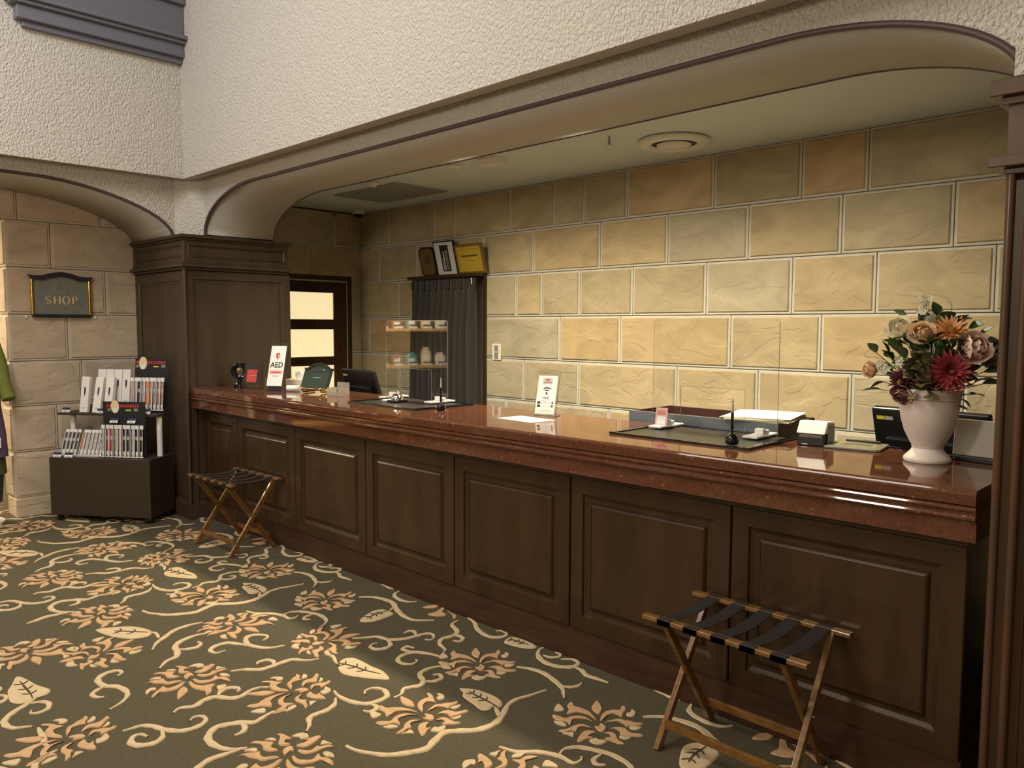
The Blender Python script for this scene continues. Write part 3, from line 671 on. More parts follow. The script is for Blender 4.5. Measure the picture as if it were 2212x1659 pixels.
def arcp(y, z, r, a0, a1, n): return [(y+r*math.cos(R(a0+(a1-a0)*i/n)), z+r*math.sin(R(a0+(a1-a0)*i/n))) for i in range(n+1)]
prof += arcp(2.640, 0.974, 0.011, 270, 90, 6)+[(2.640, 0.988)]+arcp(2.640, 1.000, 0.010, 270, 90, 6)
prof += [(2.630, 1.014), (2.630, 1.044)]+arcp(2.645, 1.045, 0.015, 180, 90, 4)+[(3.335, 1.060), (3.335, 0.897)]
m_ = MB(); nn = len(prof); a0, a1 = XP+0.003, -0.628
m_.add([(a0, y, z) for y, z in prof]+[(a1, y, z) for y, z in prof], [(i, (i+1) % nn, (i+1) % nn+nn, i+nn) for i in range(nn)]+[tuple(range(nn)), tuple(range(2*nn-1, nn-1, -1))])
for q in range(len(m_.v)): m_.v[q] = m_.v[q]-Vector((-3.4, 2.98, 0.9))
ct = m_.o('slab', GRANITE, top); 
# staff desk behind the counter
sd = thing('staff_desk', 'low brown staff desk hidden behind the counter', 'desk', (-3.4, 3.6, 0))
MB().box((-2.7, -0.24, 0.72), (2.7, 0.4, 0.76)).o('desk_top', WOOD, sd, bevel=0.003)
for x in (-2.68, -0.9, 0.9, 2.64): MB().box((x, -0.22, 0), (x+0.04, 0.38, 0.72)).o('leg_panel', WOOD, sd)

TZ = 1.0607

def tilted(a): return Matrix.Rotation(-R(a), 4, 'X')
def plate(name, x0, z0, x1, z1, y0, y1, mat, parent, T=None, bevel=0.0):
    m = MB().box((x0, y0, z0), (x1, y1, z1))
    if T: m.xf(T)
    return m.o(name, mat, parent, bevel=bevel)

# ---- desk pads
for x, y, lab in ((-3.895, 3.055, 'black leather desk pad under the call bell'), (-1.83, 3.085, 'black leather desk pad under the acrylic screen by the passport reader')):
    t = thing('desk_pad', lab, 'desk pad', (x, y, TZ), 0, 'leather pads on the counter')
    MB().box((-0.345, -0.23, 0), (0.345, 0.23, 0.005)).o('base', LEATHER, t, bevel=0.001)
    MB().box((-0.345, -0.23, 0.005), (-0.318, 0.23, 0.010)).box((0.318, -0.23, 0.005), (0.345, 0.23, 0.010)).box((-0.318, 0.205, 0.005), (0.318, 0.23, 0.010)).box((-0.318, -0.23, 0.005), (0.318, -0.216, 0.009)).o('rim', GLOSSB, t, bevel=0.001)
# ---- acrylic sneeze screens
def screen(x0, x1, y, lab):
    t = thing('acrylic_screen', lab, 'screen', ((x0+x1)/2, y, TZ+0.0108), 0, 'acrylic screens on the counter')
    wv = (x1-x0)/2; leg = 0.155; h = 0.512; op = 0.200
    poly = [(-wv, 0.0), (-wv+leg, 0.0), (-wv+leg, op), (wv-leg, op), (wv-leg, 0.0), (wv, 0.0), (wv, h-0.012), (wv-0.012, h), (-wv+0.012, h), (-wv, h-0.012)]
    MB().prism(poly, -0.0025, 0.0025, 'y').o('panel', ACR, t)
    EDG = M('acrylic_edge_glow', (0.75, 0.76, 0.74), 0.2, trans=0.6)  # pale colour stands in for light glowing in the frosted cut edges
    MB().tube([(x_, 0, z_) for x_, z_ in poly]+[(-wv, 0, 0)], 0.0013, 6).o('edge_glow', EDG, t)
    for sx in (-1, 1):
        fx = sx*(wv-leg/2)
        ft = MB().box((fx-0.035, -0.10, 0.0), (fx+0.035, 0.10, 0.010)).o('foot', WHITE, t, bevel=0.003)
        MB().box((fx-0.012, -0.034, 0.010), (fx+0.03, -0.004, 0.038)).o('clamp', WHITE, ft, bevel=0.005)
        MB().box((fx-0.012, 0.004, 0.010), (fx+0.03, 0.030, 0.030)).o('clamp', WHITE, ft, bevel=0.005)
    return t
screen(-4.315, -3.685, 3.19, 'clear acrylic screen on white feet standing over the call bell')
sr = screen(-2.172, -1.532, 3.20, 'clear acrylic screen on white feet beside the passport reader')
t = thing('payment_card', 'small pink payment notice card clipped to the acrylic screen', 'card', (-2.10, 3.160, TZ+0.018))
T = tilted(8)
plate('card', -0.033, 0, 0.033, 0.085, -0.001, 0.001, M('pink_card', (0.72, 0.45, 0.42), 0.6), t, T)
plate('panel_print', -0.024, 0.006, 0.024, 0.044, -0.0018, -0.001, PAPER, t, T); plate('print_band', -0.024, 0.050, 0.024, 0.070, -0.0018, -0.001, REDL, t, T)
# ---- call bell
t = thing('call_bell', 'chrome call bell on a black base on the desk pad', 'bell', (-3.975, 3.02, TZ+0.010))
MB().box((-0.050, -0.045, 0), (0.050, 0.045, 0.012)).o('base', GLOSSB, t, bevel=0.003)
MB().lathe([(0.040, 0.014), (0.040, 0.020), (0.036, 0.036), (0.024, 0.048), (0.008, 0.053), (0.005, 0.056), (0.005, 0.062), (0.008, 0.064), (0.006, 0.069), (0.001, 0.070)], 24).o('dome', CHROME, t, True)
MB().box((-0.110, -0.040, 0), (-0.055, 0.025, 0.010)).o('nameplate', WHITE, t, bevel=0.002)
# ---- pen stands
for x, y, lab in ((-3.475, 2.955, 'black desk pen in a round stand in front of the left-hand leather pad and bell'), (-1.585, 2.905, 'black desk pen in a round stand on the pad near the passport reader')):
    z = TZ+0.010 if x > -2 else TZ
    t = thing('desk_pen', lab, 'pen stand', (x, y, z), 0, 'desk pens on the counter')
    MB().lathe([(0.022, 0.0), (0.027, 0.006), (0.028, 0.014), (0.023, 0.030), (0.013, 0.042), (0.006, 0.046)], 20).o('stand', GLOSSB, t, True)
    MB().lathe([(0.0050, 0.044), (0.0062, 0.070), (0.0060, 0.125), (0.0052, 0.132)], 12).o('pen_barrel', GLOSSB, t, True)
    MB().lathe([(0.0050, 0.132), (0.0046, 0.140), (0.0030, 0.178), (0.0012, 0.190)], 12).o('pen_tip', M('pen_grey', (0.42, 0.38, 0.36), 0.4), t, True)
# ---- loose paper
t = thing('paper_sheet', 'flat white notice sheet lying in front of the wifi sign', 'paper', (-2.82, 2.985, TZ), R(-4))
MB().box((-0.135, -0.085, 0), (0.135, 0.085, 0.0012)).o('sheet', CREAMP, t)
for k in range(5): MB().box((-0.10+0.01*k, -0.05+0.022*k, 0.0012), (0.05+0.012*(k % 3), -0.044+0.022*k, 0.0015)).o('print_line', GREYP, t)
# ---- wifi sign
def stand(root, wd, h, T, base=0.07):
    plate('acrylic_back', -wd/2, 0.004, wd/2, h, 0.0, 0.003, ACR, root, T)
    plate('acrylic_front', -wd/2, 0.004, wd/2, h, -0.0045, -0.0015, ACR, root, T)
    MB().box((-wd/2, -0.015, 0.0), (wd/2, base, 0.003)).o('acrylic_base', ACR, root)
t = thing('wifi_sign', 'white wifi notice in a clear acrylic stand on the counter', 'sign', (-2.845, 3.155, TZ), R(20))
T = tilted(17); wd, h = 0.130, 0.250
stand(t, wd, h, T)
plate('card', -0.056, 0.012, 0.056, 0.226, -0.0062, -0.005, PAPER, t, T)
Tt = lambda x, z: T @ FR(x, -0.0066, z)
plate('logo_patch', -0.028, 0.180, 0.028, 0.213, -0.0066, -0.0062, M('logo_grey', (0.50, 0.44, 0.42), 0.7), t, T)
plate('logo_red', -0.010, 0.198, 0.010, 0.208, -0.0070, -0.0066, RED, t, T); plate('logo_dark', -0.022, 0.186, 0.022, 0.192, -0.0070, -0.0066, GREYP, t, T)
for r_ in (0.034, 0.020):
    poly = [(math.cos(R(a))*r_, 0.128+math.sin(R(a))*r_) for a in range(48, 133, 7)]+[(math.cos(R(a))*(r_-0.007), 0.128+math.sin(R(a))*(r_-0.007)) for a in range(132, 47, -7)]
    MB().prism(poly, -0.0066, -0.0062, 'y').xf(T).o('wifi_arc', NAVY, t)
MB().prism([(0.006*math.cos(a*PI/6), 0.127+0.007*math.sin(a*PI/6)) for a in range(12)], -0.0066, -0.0062, 'y').xf(T).o('wifi_dot', NAVY, t)
text('WiFi', 0.020, INK, t, Tt(0, 0.100), ext=0.0002)
for k, zz in enumerate((0.068, 0.050)):
    plate('label_block', -0.048, zz, -0.030, zz+0.013, -0.0066, -0.0062, INK, t, T); plate('label_block', 0.036, zz, 0.044, zz+0.013, -0.0066, -0.0062, INK, t, T)
    plate('text_rule', -0.028, zz+0.004, 0.034, zz+0.0045, -0.0066, -0.0062, GREYP, t, T); plate('text_rule', -0.018, zz+0.0085, 0.022, zz+0.009, -0.0066, -0.0062, GREYP, t, T)
plate('text_rule', -0.030, 0.085, 0.012, 0.0862, -0.0066, -0.0062, GREYP, t, T); plate('text_rule', -0.03, 0.034, 0.03, 0.0352, -0.0066, -0.0062, GREYP, t, T); plate('text_rule', -0.046, 0.026, 0.046, 0.0272, -0.0066, -0.0062, GREYP, t, T)
# ---- AED sign
t = thing('aed_sign', 'tall white AED notice with red emblem in a clear acrylic stand', 'sign', (-5.40, 2.945, TZ), R(34))
T = tilted(19); stand(t, 0.152, 0.375, T)
plate('card', -0.061, 0.035, 0.061, 0.350, -0.0062, -0.005, PAPER, t, T)
Tt = lambda x, z: T @ FR(x, -0.0066, z)
MB().prism([(0, 0.240), (0.014, 0.262), (0.016, 0.285), (0.008, 0.298), (0.0, 0.292), (-0.008, 0.298), (-0.016, 0.285), (-0.014, 0.262)], -0.0066, -0.0062, 'y').xf(T).o('emblem', RED, t)
MB().prism([(0.002, 0.252), (0.010, 0.275), (0.004, 0.288), (0.003, 0.272)], -0.0070, -0.0066, 'y').xf(T).o('emblem_bolt', PAPER, t)
text('AED', 0.060, INK, t, Tt(0, 0.198), bold=0.0012, ext=0.0002, sx=0.9)
plate('text_rule', -0.045, 0.164, 0.045, 0.1655, -0.0066, -0.0062, GREYP, t, T)
plate('red_bar', -0.050, 0.130, 0.050, 0.153, -0.0066, -0.0062, REDL, t, T); plate('red_bar_print', -0.030, 0.138, 0.030, 0.145, -0.0070, -0.0066, RED, t, T)
text('AED', 0.011, INK, t, Tt(-0.018, 0.112), ext=0.0002); plate('small_print', -0.004, 0.109, 0.026, 0.115, -0.0066, -0.0062, GREYP, t, T)
# ---- red card stand
t = thing('red_card_stand', 'low clear acrylic stand holding a red card beside the AED notice', 'sign', (-5.715, 2.925, TZ), R(34))
T = tilted(17); stand(t, 0.150, 0.215, T, 0.06)
plate('backing', -0.068, 0.03, 0.068, 0.205, -0.0012, -0.0002, M('backing_dark', (0.05, 0.045, 0.03), 0.4), t, T)
plate('red_card', -0.046, 0.048, 0.040, 0.150, -0.0066, -0.005, RED, t, T)
for rr, zc in ((0.020, 0.118), (0.018, 0.085)):
    MB().tube([(T @ Vector((-0.010+rr*math.cos(a*PI/8), -0.0068, zc+rr*math.sin(a*PI/8)))) for a in range(17)], 0.0016, 5).o('emblem_ring', REDL, t)
plate('emblem_line', -0.012, 0.100, 0.034, 0.105, -0.0072, -0.0066, REDL, t, T)
# ---- green plaque on brass easel
t = thing('plaque_easel', 'dark green arched plaque leaning on a brass easel on the counter', 'plaque', (-5.01, 3.055, TZ), R(18))
T = Matrix.Translation((0, 0, 0.036)) @ tilted(24)
top_ = [(0.138, 0.150), (0.10, 0.152), (0.085, 0.168), (0.05, 0.186), (0.0, 0.194), (-0.05, 0.186), (-0.085, 0.168), (-0.10, 0.152), (-0.138, 0.150)]
MB().prism([(-0.125, 0.0), (0.125, 0.0)]+[(x*0.92, z-0.012) for x, z in top_], -0.006, 0.006, 'y').xf(T).o('plaque', GREEN, t)
MB().prism(top_+[(-0.118, 0.136), (-0.085, 0.140), (-0.07, 0.156), (-0.04, 0.172), (0, 0.178), (0.04, 0.172), (0.07, 0.156), (0.085, 0.140), (0.118, 0.136)], -0.012, 0.008, 'y').xf(T).o('cornice', M('plaque_dark', (0.022, 0.02, 0.018), 0.3), t)
plate('plaque_edge', 0.112, 0.002, 0.125, 0.135, -0.010, 0.008, MATS['plaque_dark'], t, T); plate('engraving', -0.06, 0.118, 0.065, 0.132, -0.0066, -0.006, INK, t, T); plate('engraving', -0.035, 0.075, 0.04, 0.083, -0.0066, -0.006, GREYP, t, T)
for sx in (-1, 1):
    MB().tube([(sx*0.085, -0.035, 0.030), (sx*0.085, -0.030, 0.012), (sx*0.085, 0.0, 0.008), (sx*0.085, 0.06, 0.008), (sx*0.08, 0.10, 0.006)], 0.006, 8).o('easel_foot', BRASS, t, True)
    MB().lathe([(0.001, 0.022), (0.008, 0.026), (0.010, 0.034), (0.006, 0.042), (0.001, 0.044)], 10, (sx*0.085, -0.036, 0)).o('finial', BRASS, t, True)
    MB().tube([(sx*0.085, 0.02, 0.010), (sx*0.05, 0.055, 0.17)], 0.004, 6).o('easel_upright', BRASS, t, True)
MB().tube([(-0.11, -0.012, 0.024), (0.11, -0.012, 0.024)], 0.007, 8).o('easel_bar', BRASS, t, True)
# ---- clear leaflet tray
t = thing('leaflet_tray', 'small empty clear acrylic leaflet tray behind the green plaque', 'tray', (-4.72, 3.07, TZ), R(10))
MB().box((-0.06, -0.05, 0), (0.06, 0.05, 0.003)).box((-0.06, -0.05, 0.003), (-0.057, 0.05, 0.055)).box((0.057, -0.05, 0.003), (0.06, 0.05, 0.055)).box((-0.06, 0.047, 0.003), (0.06, 0.05, 0.09)).box((-0.06, -0.05, 0.003), (0.06, -0.047, 0.025)).o('tray', M('cloudy_acrylic', (0.62, 0.58, 0.52), 0.25, trans=0.6), t)
# ---- black round device by the pier
t = thing('table_clock', 'glossy black round-faced table device beside the wooden pier', 'clock', (-5.97, 2.965, TZ), R(55))
MB().lathe([(0.050, 0), (0.052, 0.006), (0.046, 0.016), (0.020, 0.024), (0.016, 0.06), (0.016, 0.075)], 20).o('base', GLOSSB, t, True)
rot = Matrix.Translation((0, 0, 0.125)) @ Matrix.Rotation(PI/2, 4, 'X')
MB().lathe([(0.030, -0.050), (0.062, -0.040), (0.074, 0.0), (0.070, 0.022), (0.060, 0.026), (0.034, 0.012), (0.028, 0.010)], 24).xf(rot).o('housing', GLOSSB, t, True)
MB().lathe([(0.026, 0.008), (0.026, 0.014), (0.004, 0.018)], 20).xf(rot).o('dial', M('brass_dim', (0.16, 0.13, 0.06), 0.3, 0.7), t, True)
MB().lathe([(0.001, 0.0), (0.007, 0.004), (0.009, 0.010), (0.007, 0.016), (0.001, 0.02)], 12, (-0.02, -0.062, 0.012)).o('knob', CHROME, t, True)
# ---- tissue box, cloth bottle, folded cloth behind the AED notice
t = thing('tissue_box', 'cream tissue box with a white tissue pulled up near the lit door', 'tissue box', (-5.43, 3.20, TZ), R(20))
MB().box((-0.11, -0.055, 0), (0.11, 0.055, 0.075)).o('carton', CREAMP, t, bevel=0.004)
MB().prism([(-0.05, 0.075), (0.05, 0.075), (0.06, 0.135), (0.02, 0.118), (-0.01, 0.14), (-0.055, 0.12)], -0.01, 0.012, 'y').o('tissue', PAPER, t, bevel=0.004)
plate('print_band', -0.09, 0.03, 0.09, 0.036, -0.0560, -0.055, M('print_tan', (0.6, 0.5, 0.3), 0.6), t)
t = thing('wipes_roll', 'small white roll with a blue end lying beside the tissue box', 'roll', (-5.235, 3.02, TZ+0.023), R(40))
MB().tube([(-0.05, 0, 0), (0.05, 0, 0)], 0.022, 16).o('roll', PAPER, t, True); MB().tube([(-0.056, 0, 0), (-0.05, 0, 0)], 0.017, 16).o('end_cap', M('blue_cap', (0.08, 0.14, 0.40), 0.4), t, True)
t = thing('stamp_holder', 'dark blue stamp pad with a white cap behind the red card stand', 'stamp pad', (-5.62, 3.08, TZ), R(30))
MB().box((-0.04, -0.03, 0), (0.04, 0.03, 0.05)).o('pad_body', NAVY, t, bevel=0.004); MB().lathe([(0.022, 0.05), (0.026, 0.062), (0.022, 0.085), (0.012, 0.092), (0.004, 0.094)], 14).o('cap', WHITE, t, True)
# ---- terminals behind the counter
def terminal(x, y, wd, lab, rz, stick):
    t = thing('terminal', lab, 'monitor', (x, y, 0.76), rz, 'reception terminals')
    MB().box((-0.11, -0.08, 0), (0.11, 0.10, 0.018)).o('base', BLACK, t, bevel=0.004); MB().box((-0.04, -0.01, 0.018), (0.04, 0.03, 0.20)).o('neck', BLACK, t, bevel=0.004)
    T = Matrix.Translation((0, 0, 0.12)) @ tilted(-18)
    hs = MB().box((-wd/2, 0, 0), (wd/2, 0.035, 0.345)).xf(T).o('housing', BLACK, t, bevel=0.008)
    MB().box((-wd/2+0.06, -0.03, 0.0), (wd/2-0.06, 0.0, 0.225)).xf(T).o('rear_bulge', BLACK, t, bevel=0.008)
    MB().box((-wd/2+0.02, 0.035, 0.03), (wd/2-0.02, 0.037, 0.325)).xf(T).o('screen', GLOSSB, t)
    plate('yellow_sticker', -wd/2+0.02, 0.294, -wd/2+0.052, 0.310, -0.0008, 0.0, M('yellow_label', (0.75, 0.66, 0.03), 0.5), t, T); plate('grey_sticker', -wd/2+0.054, 0.294, -wd/2+0.088, 0.310, -0.0008, 0.0, M('grey_label', (0.5, 0.47, 0.45), 0.5), t, T)
    return t
terminal(-5.04, 3.545, 0.46, 'black terminal seen from behind near the lit door', R(-3), 0)
terminal(-1.0, 3.545, 0.46, 'black terminal seen from behind the flower vase', R(-6), 0)
# ---- white panel device by the pillar
t = thing('card_terminal', 'pale upright display panel on a black base beside the pillar', 'display', (-0.76, 3.215, TZ), R(-8))
T = tilted(6)
MB().box((-0.095, -0.035, 0), (0.115, 0.045, 0.018)).o('base', BLACK, t, bevel=0.004); MB().tube([(-0.075, -0.036, 0.009), (-0.075, -0.039, 0.009)], 0.005, 10).o('button', CHROME, t)
plate('panel', -0.095, 0.018, 0.115, 0.152, -0.01, 0.012, M('pale_panel', (0.42, 0.40, 0.34), 0.35), t, T, 0.003)
# ---- grey tray cabinet and papers
t = thing('paper_tray_unit', 'open grey-faced wooden tray unit behind the right-hand acrylic screen', 'tray', (-2.02, 3.56, 0.76))
GB = M('grey_blue_laminate', (0.17, 0.20, 0.22), 0.45); TB = M('tray_brown', (0.060, 0.020, 0.014), 0.5)
MB().box((-0.41, -0.20, 0), (0.41, -0.185, 0.352)).o('front_board', GB, t); MB().box((-0.41, 0.185, 0), (0.41, 0.20, 0.348)).o('back_board', TB, t)
MB().box((-0.41, -0.185, 0), (-0.395, 0.185, 0.35)).o('end_board', TB, t); MB().box((0.395, -0.185, 0), (0.41, 0.185, 0.35)).o('end_board', TB, t); MB().box((-0.395, -0.185, 0.24), (0.395, 0.185, 0.25)).o('shelf', TB, t)
t = thing('paper_stack', 'untidy stack of cream forms lying across the grey tray unit', 'paper', (-1.76, 3.55, 1.1135), R(8))
for k in range(6):
    o_ = MB().box((-0.15, -0.20, 0.003*k), (0.15, 0.16, 0.003*k+0.0025)).o('sheet', CREAMP, t); setxf(o_, (rng(-.02, .02), rng(-.01, .01), 0), (0, 0, R(rng(-8, 8))))
# ---- passport reader
t = thing('passport_reader', 'white and black passport reader with slanted lid on the counter', 'scanner', (-1.375, 3.225, TZ), R(6))
MB().prism([(-0.065, 0), (0.06, 0), (0.06, 0.05), (-0.065, 0.048)], -0.055, 0.055, 'x').o('body', BLACK, t, bevel=0.004)
MB().prism([(-0.070, 0.050), (0.062, 0.052), (0.062, 0.092), (-0.030, 0.100)], -0.058, 0.058, 'x').o('lid', WHITE, t, bevel=0.004)
MB().box((0.058, -0.03, 0.008), (0.061, 0.05, 0.085)).o('side_panel', M('scanner_grey', (0.28, 0.26, 0.22), 0.4), t)
MB().box((-0.045, -0.0665, 0.034), (0.045, -0.064, 0.047)).o('scan_window', M('scan_glass', (0.16, 0.15, 0.14), 0.1), t)
MB().box((-0.035, -0.067, 0.004), (-0.012, -0.0645, 0.008)).o('maker_plate', WHITE, t)
# ---- signature pad
t = thing('signature_pad', 'flat grey signature pad with a black stylus on the counter', 'signature pad', (-1.215, 3.255, TZ), R(8))
SP = M('pad_grey_green', (0.20, 0.20, 0.15), 0.4)
MB().prism([(-0.105, -0.10), (0.09, -0.10), (0.105, -0.085), (0.105, 0.09), (0.09, 0.10), (-0.09, 0.10), (-0.105, 0.09)], 0.0, 0.010, 'z').o('body', SP, t, bevel=0.003)
MB().box((-0.075, -0.05, 0.010), (0.075, 0.055, 0.0108)).o('screen', M('pad_lcd', (0.36, 0.33, 0.17), 0.25), t); MB().box((-0.06, -0.03, 0.0108), (0.06, 0.035, 0.0112)).o('display_area', M('pad_lcd_dark', (0.14, 0.13, 0.10), 0.25), t)
MB().tube([(-0.06, 0.075, 0.017), (0.075, 0.07, 0.017)], [0.0045, 0.006], 8).o('stylus', BLACK, t, True)
MB().tube([(0.10, 0.06, 0.006), (0.15, 0.05, 0.006), (0.19, 0.08, 0.006), (0.21, 0.02, 0.006), (0.17, -0.01, 0.006)], 0.003, 6).o('cable', BLACK, t, True)

# ------------------------------------------------------------------ vase and flowers
VX, VY = -0.905, 3.10
t = thing('vase', 'pale pinkish ceramic urn vase full of flowers on the counter end', 'vase', (VX, VY, TZ))
VM = M('ceramic_pale_pink', (0.60, 0.52, 0.46), 0.45, col2=(0.66, 0.59, 0.53), scale=12)
MB().lathe([(0.076, 0), (0.080, 0.006), (0.078, 0.016), (0.068, 0.026), (0.056, 0.040), (0.051, 0.050), (0.054, 0.056)], 40).o('foot', VM, t, True)
MB().lathe([(0.050, 0.054), (0.062, 0.075), (0.079, 0.11), (0.092, 0.155), (0.099, 0.20), (0.102, 0.235), (0.108, 0.262), (0.104, 0.268), (0.092, 0.262), (0.088, 0.22), (0.075, 0.15), (0.03, 0.10)], 40).o('body', VM, t, True)
for z in (0.232, 0.245): MB().lathe([(0.1015, z-0.003), (0.1055, z), (0.1035, z+0.003)], 40).o('rim_moulding', VM, t, True)
def cv(cx, cy, dy=0.0): return ony(1840+.2411*cx, 620+.2411*cy, VY+dy)
def aim(d):
    return Vector(d).to_track_quat('Z', 'Y').to_matrix().to_4x4()
def petal(L, wd, cup, curl, n=4, m=3):
    v = []; f = []
    for i in range(n+1):
        s = i/n; ww = wd*math.sin(PI*min(0.93, 0.12+0.80*s)); 
        for j in range(m+1):
            u = (j/m-0.5)*2; v.append((u*ww, s*L*math.cos(curl*s*0.8)-0.0, cup*(s*s)*L+abs(u)**2*ww*0.45+curl*s*s*L*0.3))
    for i in range(n):
        for j in range(m): k = i*(m+1)+j; f.append((k, k+1, k+m+2, k+m+1))
    return v, f
def rose(lab, p, d, r, c1, c2, nm='rose', grp='roses in the vase'):
    t = thing(nm, lab, 'flower', p, 0, grp)
    A = aim(d); m1 = M('petal_'+str(c1), c1, 0.6, col2=c2, scale=30); 
    k = 0
    for ringi, (n, L, cup, tilt) in enumerate(((6, r, 0.45, 14), (6, r*0.95, 0.6, 36), (5, r*0.85, 0.6, 55), (4, r*0.70, 0.55, 70), (3, r*0.55, 0.4, 82))):
        for i in range(n):
            a = 2*PI*i/n+ringi*0.6+rng(-.12, .12)
            v, f = petal(L*rng(.92, 1.08), L*0.60, cup, 0.5)
            T = A @ Matrix.Rotation(a, 4, 'Z') @ Matrix.Translation((0, 0.006, -0.012+0.004*ringi)) @ Matrix.Rotation(R(tilt), 4, 'X')
            o = link('petal', [T @ Vector(q) for q in v], f, m1, t, True); k += 1
    T = A @ Matrix.Translation((0, 0, -0.012)); MB().tube([T @ Vector((0, 0, 0)), T @ Vector((0, 0, -0.05)), Vector((VX, VY, 1.30))-p], 0.003, 6).o('stem', LEAFM, t, True)
    return t
LEAFM = M('leaf_green', (0.028, 0.060, 0.018), 0.45, col2=(0.045, 0.085, 0.028), scale=25, rnd=0.35)
LEAFY = M('leaf_fresh', (0.11, 0.20, 0.03), 0.45)
def dahlia(lab, p, d, r, c1, c2, nm='dahlia'):
    t = thing(nm, lab, 'flower', p, 0, 'dahlias in the vase'); A = aim(d); m1 = M('dpetal_'+str(c1), c1, 0.6, col2=c2, scale=40)
    for ringi, (n, L, tilt) in enumerate(((20, r, -4), (18, r*0.95, 12), (16, r*0.85, 28), (12, r*0.7, 45), (8, r*0.45, 65))):
        for i in range(n):
            a = 2*PI*i/n+ringi*0.17+rng(-.06, .06); v, f = petal(L*rng(.88, 1.08), r*0.09, 0.10, 0.3, 4, 2)
            T = A @ Matrix.Rotation(a, 4, 'Z') @ Matrix.Translation((0, 0.004, -0.008+0.003*ringi)) @ Matrix.Rotation(R(tilt+rng(-5, 5)), 4, 'X')
            link('petal', [T @ Vector(q) for q in v], f, m1, t, True)
    MB().lathe([(0.001, 0.006), (0.010, 0.008), (0.010, 0.018), (0.001, 0.022)], 10).xf(A).o('eye', M('flower_eye', (0.22, 0.15, 0.03), 0.7), t, True)
    T = A @ Matrix.Translation((0, 0, -0.01)); MB().tube([T @ Vector((0, 0, 0)), T @ Vector((0, 0, -0.05)), Vector((VX, VY, 1.30))-p], 0.003, 6).o('stem', LEAFM, t, True)
CAMD = Vector((0.28, -0.96, 0.1))
def fdir(sx, sz): return (CAMD+Vector((sx*0.96, sx*0.28, sz))).normalized()
rose('ivory rose with open layered petals above the fresh green leaf', cv(455, 400, -0.02), fdir(-0.6, 0.7), 0.058, (0.82, 0.76, 0.58), (0.72, 0.66, 0.48))
rose('peach cream rose between the ivory rose and the orange dahlia', cv(640, 445, -0.05), fdir(-0.15, 0.45), 0.060, (0.82, 0.58, 0.36), (0.84, 0.70, 0.52))
rose('large blush pink rose beside the wooden pillar', cv(1045, 560, -0.05), fdir(0.45, 0.15), 0.074, (0.80, 0.62, 0.50), (0.72, 0.52, 0.44))
rose('small peach rose hanging out on a side stem', cv(190, 745, 0.0), fdir(-1.2, 0.0), 0.040, (0.70, 0.45, 0.24), (0.74, 0.56, 0.36))
rose('dusky mauve rose drooping over the vase rim', cv(475, 945, -0.08), fdir(-0.5, -0.6), 0.046, (0.26, 0.12, 0.12), (0.34, 0.18, 0.16))
rose('pale green-white bloom at the top of the bouquet', cv(720, 330, 0.02), fdir(0.0, 1.0), 0.055, (0.50, 0.50, 0.34), (0.56, 0.54, 0.40))
rose('greyish white bloom pressed against the pillar side', cv(1185, 620, 0.02), fdir(1.0, 0.0), 0.058, (0.44, 0.40, 0.30), (0.36, 0.34, 0.24))
dahlia('spiky orange dahlia at the top of the bouquet', cv(890, 400, -0.04), fdir(0.1, 0.8), 0.066, (0.72, 0.30, 0.12), (0.74, 0.46, 0.20))
dahlia('spiky crimson dahlia over the vase rim', cv(885, 755, -0.10), fdir(0.1, 0.0), 0.076, (0.24, 0.022, 0.030), (0.34, 0.05, 0.055))
dahlia('dark purple dahlia at the left of the vase rim', cv(450, 850, -0.08), fdir(-0.6, -0.2), 0.050, (0.085, 0.014, 0.030), (0.12, 0.025, 0.04))
def leaf(name, L, wd, m, parent, T):
    v = []; f = []; n = 6
    for i in range(n+1):
        s = i/n; ww = wd*math.sin(PI*min(0.98, max(0.02, s)))**0.8
        for u in (-1, 0, 1): v.append(T @ Vector((u*ww, s*L, abs(u)*ww*0.35-0.25*L*s*s)))
    for i in range(n):
        for j in range(2): k = i*3+j; f.append((k, k+1, k+4, k+3))
    return link(name, v, f, m, parent, True)
def spray(lab, root, pts, m, L=0.05, wd=0.016, grp='leaf sprays in the vase'):
    t = thing('leaf_spray', lab, 'leaves', root, 0, grp)
    for p in pts:
        q = p-Vector(root); dr = Vector((rng(-1, 1), rng(-1.2, .2), rng(-.3, .9))).normalized()
        if q.length > 0.02: dr = (q.normalized()*1.1+dr*0.8).normalized()
        A = dr.to_track_quat('Y', 'Z').to_matrix().to_4x4()
        l_ = L*rng(0.8, 1.25); lf = leaf('leaf', l_, wd*rng(.85, 1.3), m, t, Matrix.Translation(q) @ A @ Matrix.Rotation(rng(-0.9, 0.9), 4, 'Y'))
        MB().tube([Vector((q.x*0.2, q.y*0.2, 0)), q*0.6+Vector((0, 0, -0.01)), q], 0.0016, 5).o('stem', m, t, True)
base = Vector((VX, VY, TZ+0.262))
L1 = [(490, 310), (590, 340), (760, 255), (860, 300), (905, 330), (690, 390), (1040, 380)]
L2 = [(370, 520), (330, 610), (220, 590), (380, 640), (370, 770), (440, 600), (290, 850), (260, 920)]
L3 = [(690, 540), (780, 520), (860, 560), (900, 520), (760, 600), (560, 600), (540, 520)]
L4 = [(1130, 460), (1100, 690), (1150, 720), (1180, 760), (1100, 860), (1170, 870), (1230, 660), (1220, 520)]
L5 = [(980, 1000), (1020, 960), (1110, 960), (1000, 900), (950, 1060)]
L6 = [(560, 700), (620, 680), (700, 700), (600, 780), (680, 830), (520, 760), (760, 690), (800, 850), (640, 870)]
spray('dark leaves crowning the bouquet above the roses', base, [cv(x, y, rng(-.03, .05)) for x, y in L1+[(820, 470), (540, 440), (960, 320)]], LEAFM, 0.055, 0.024)
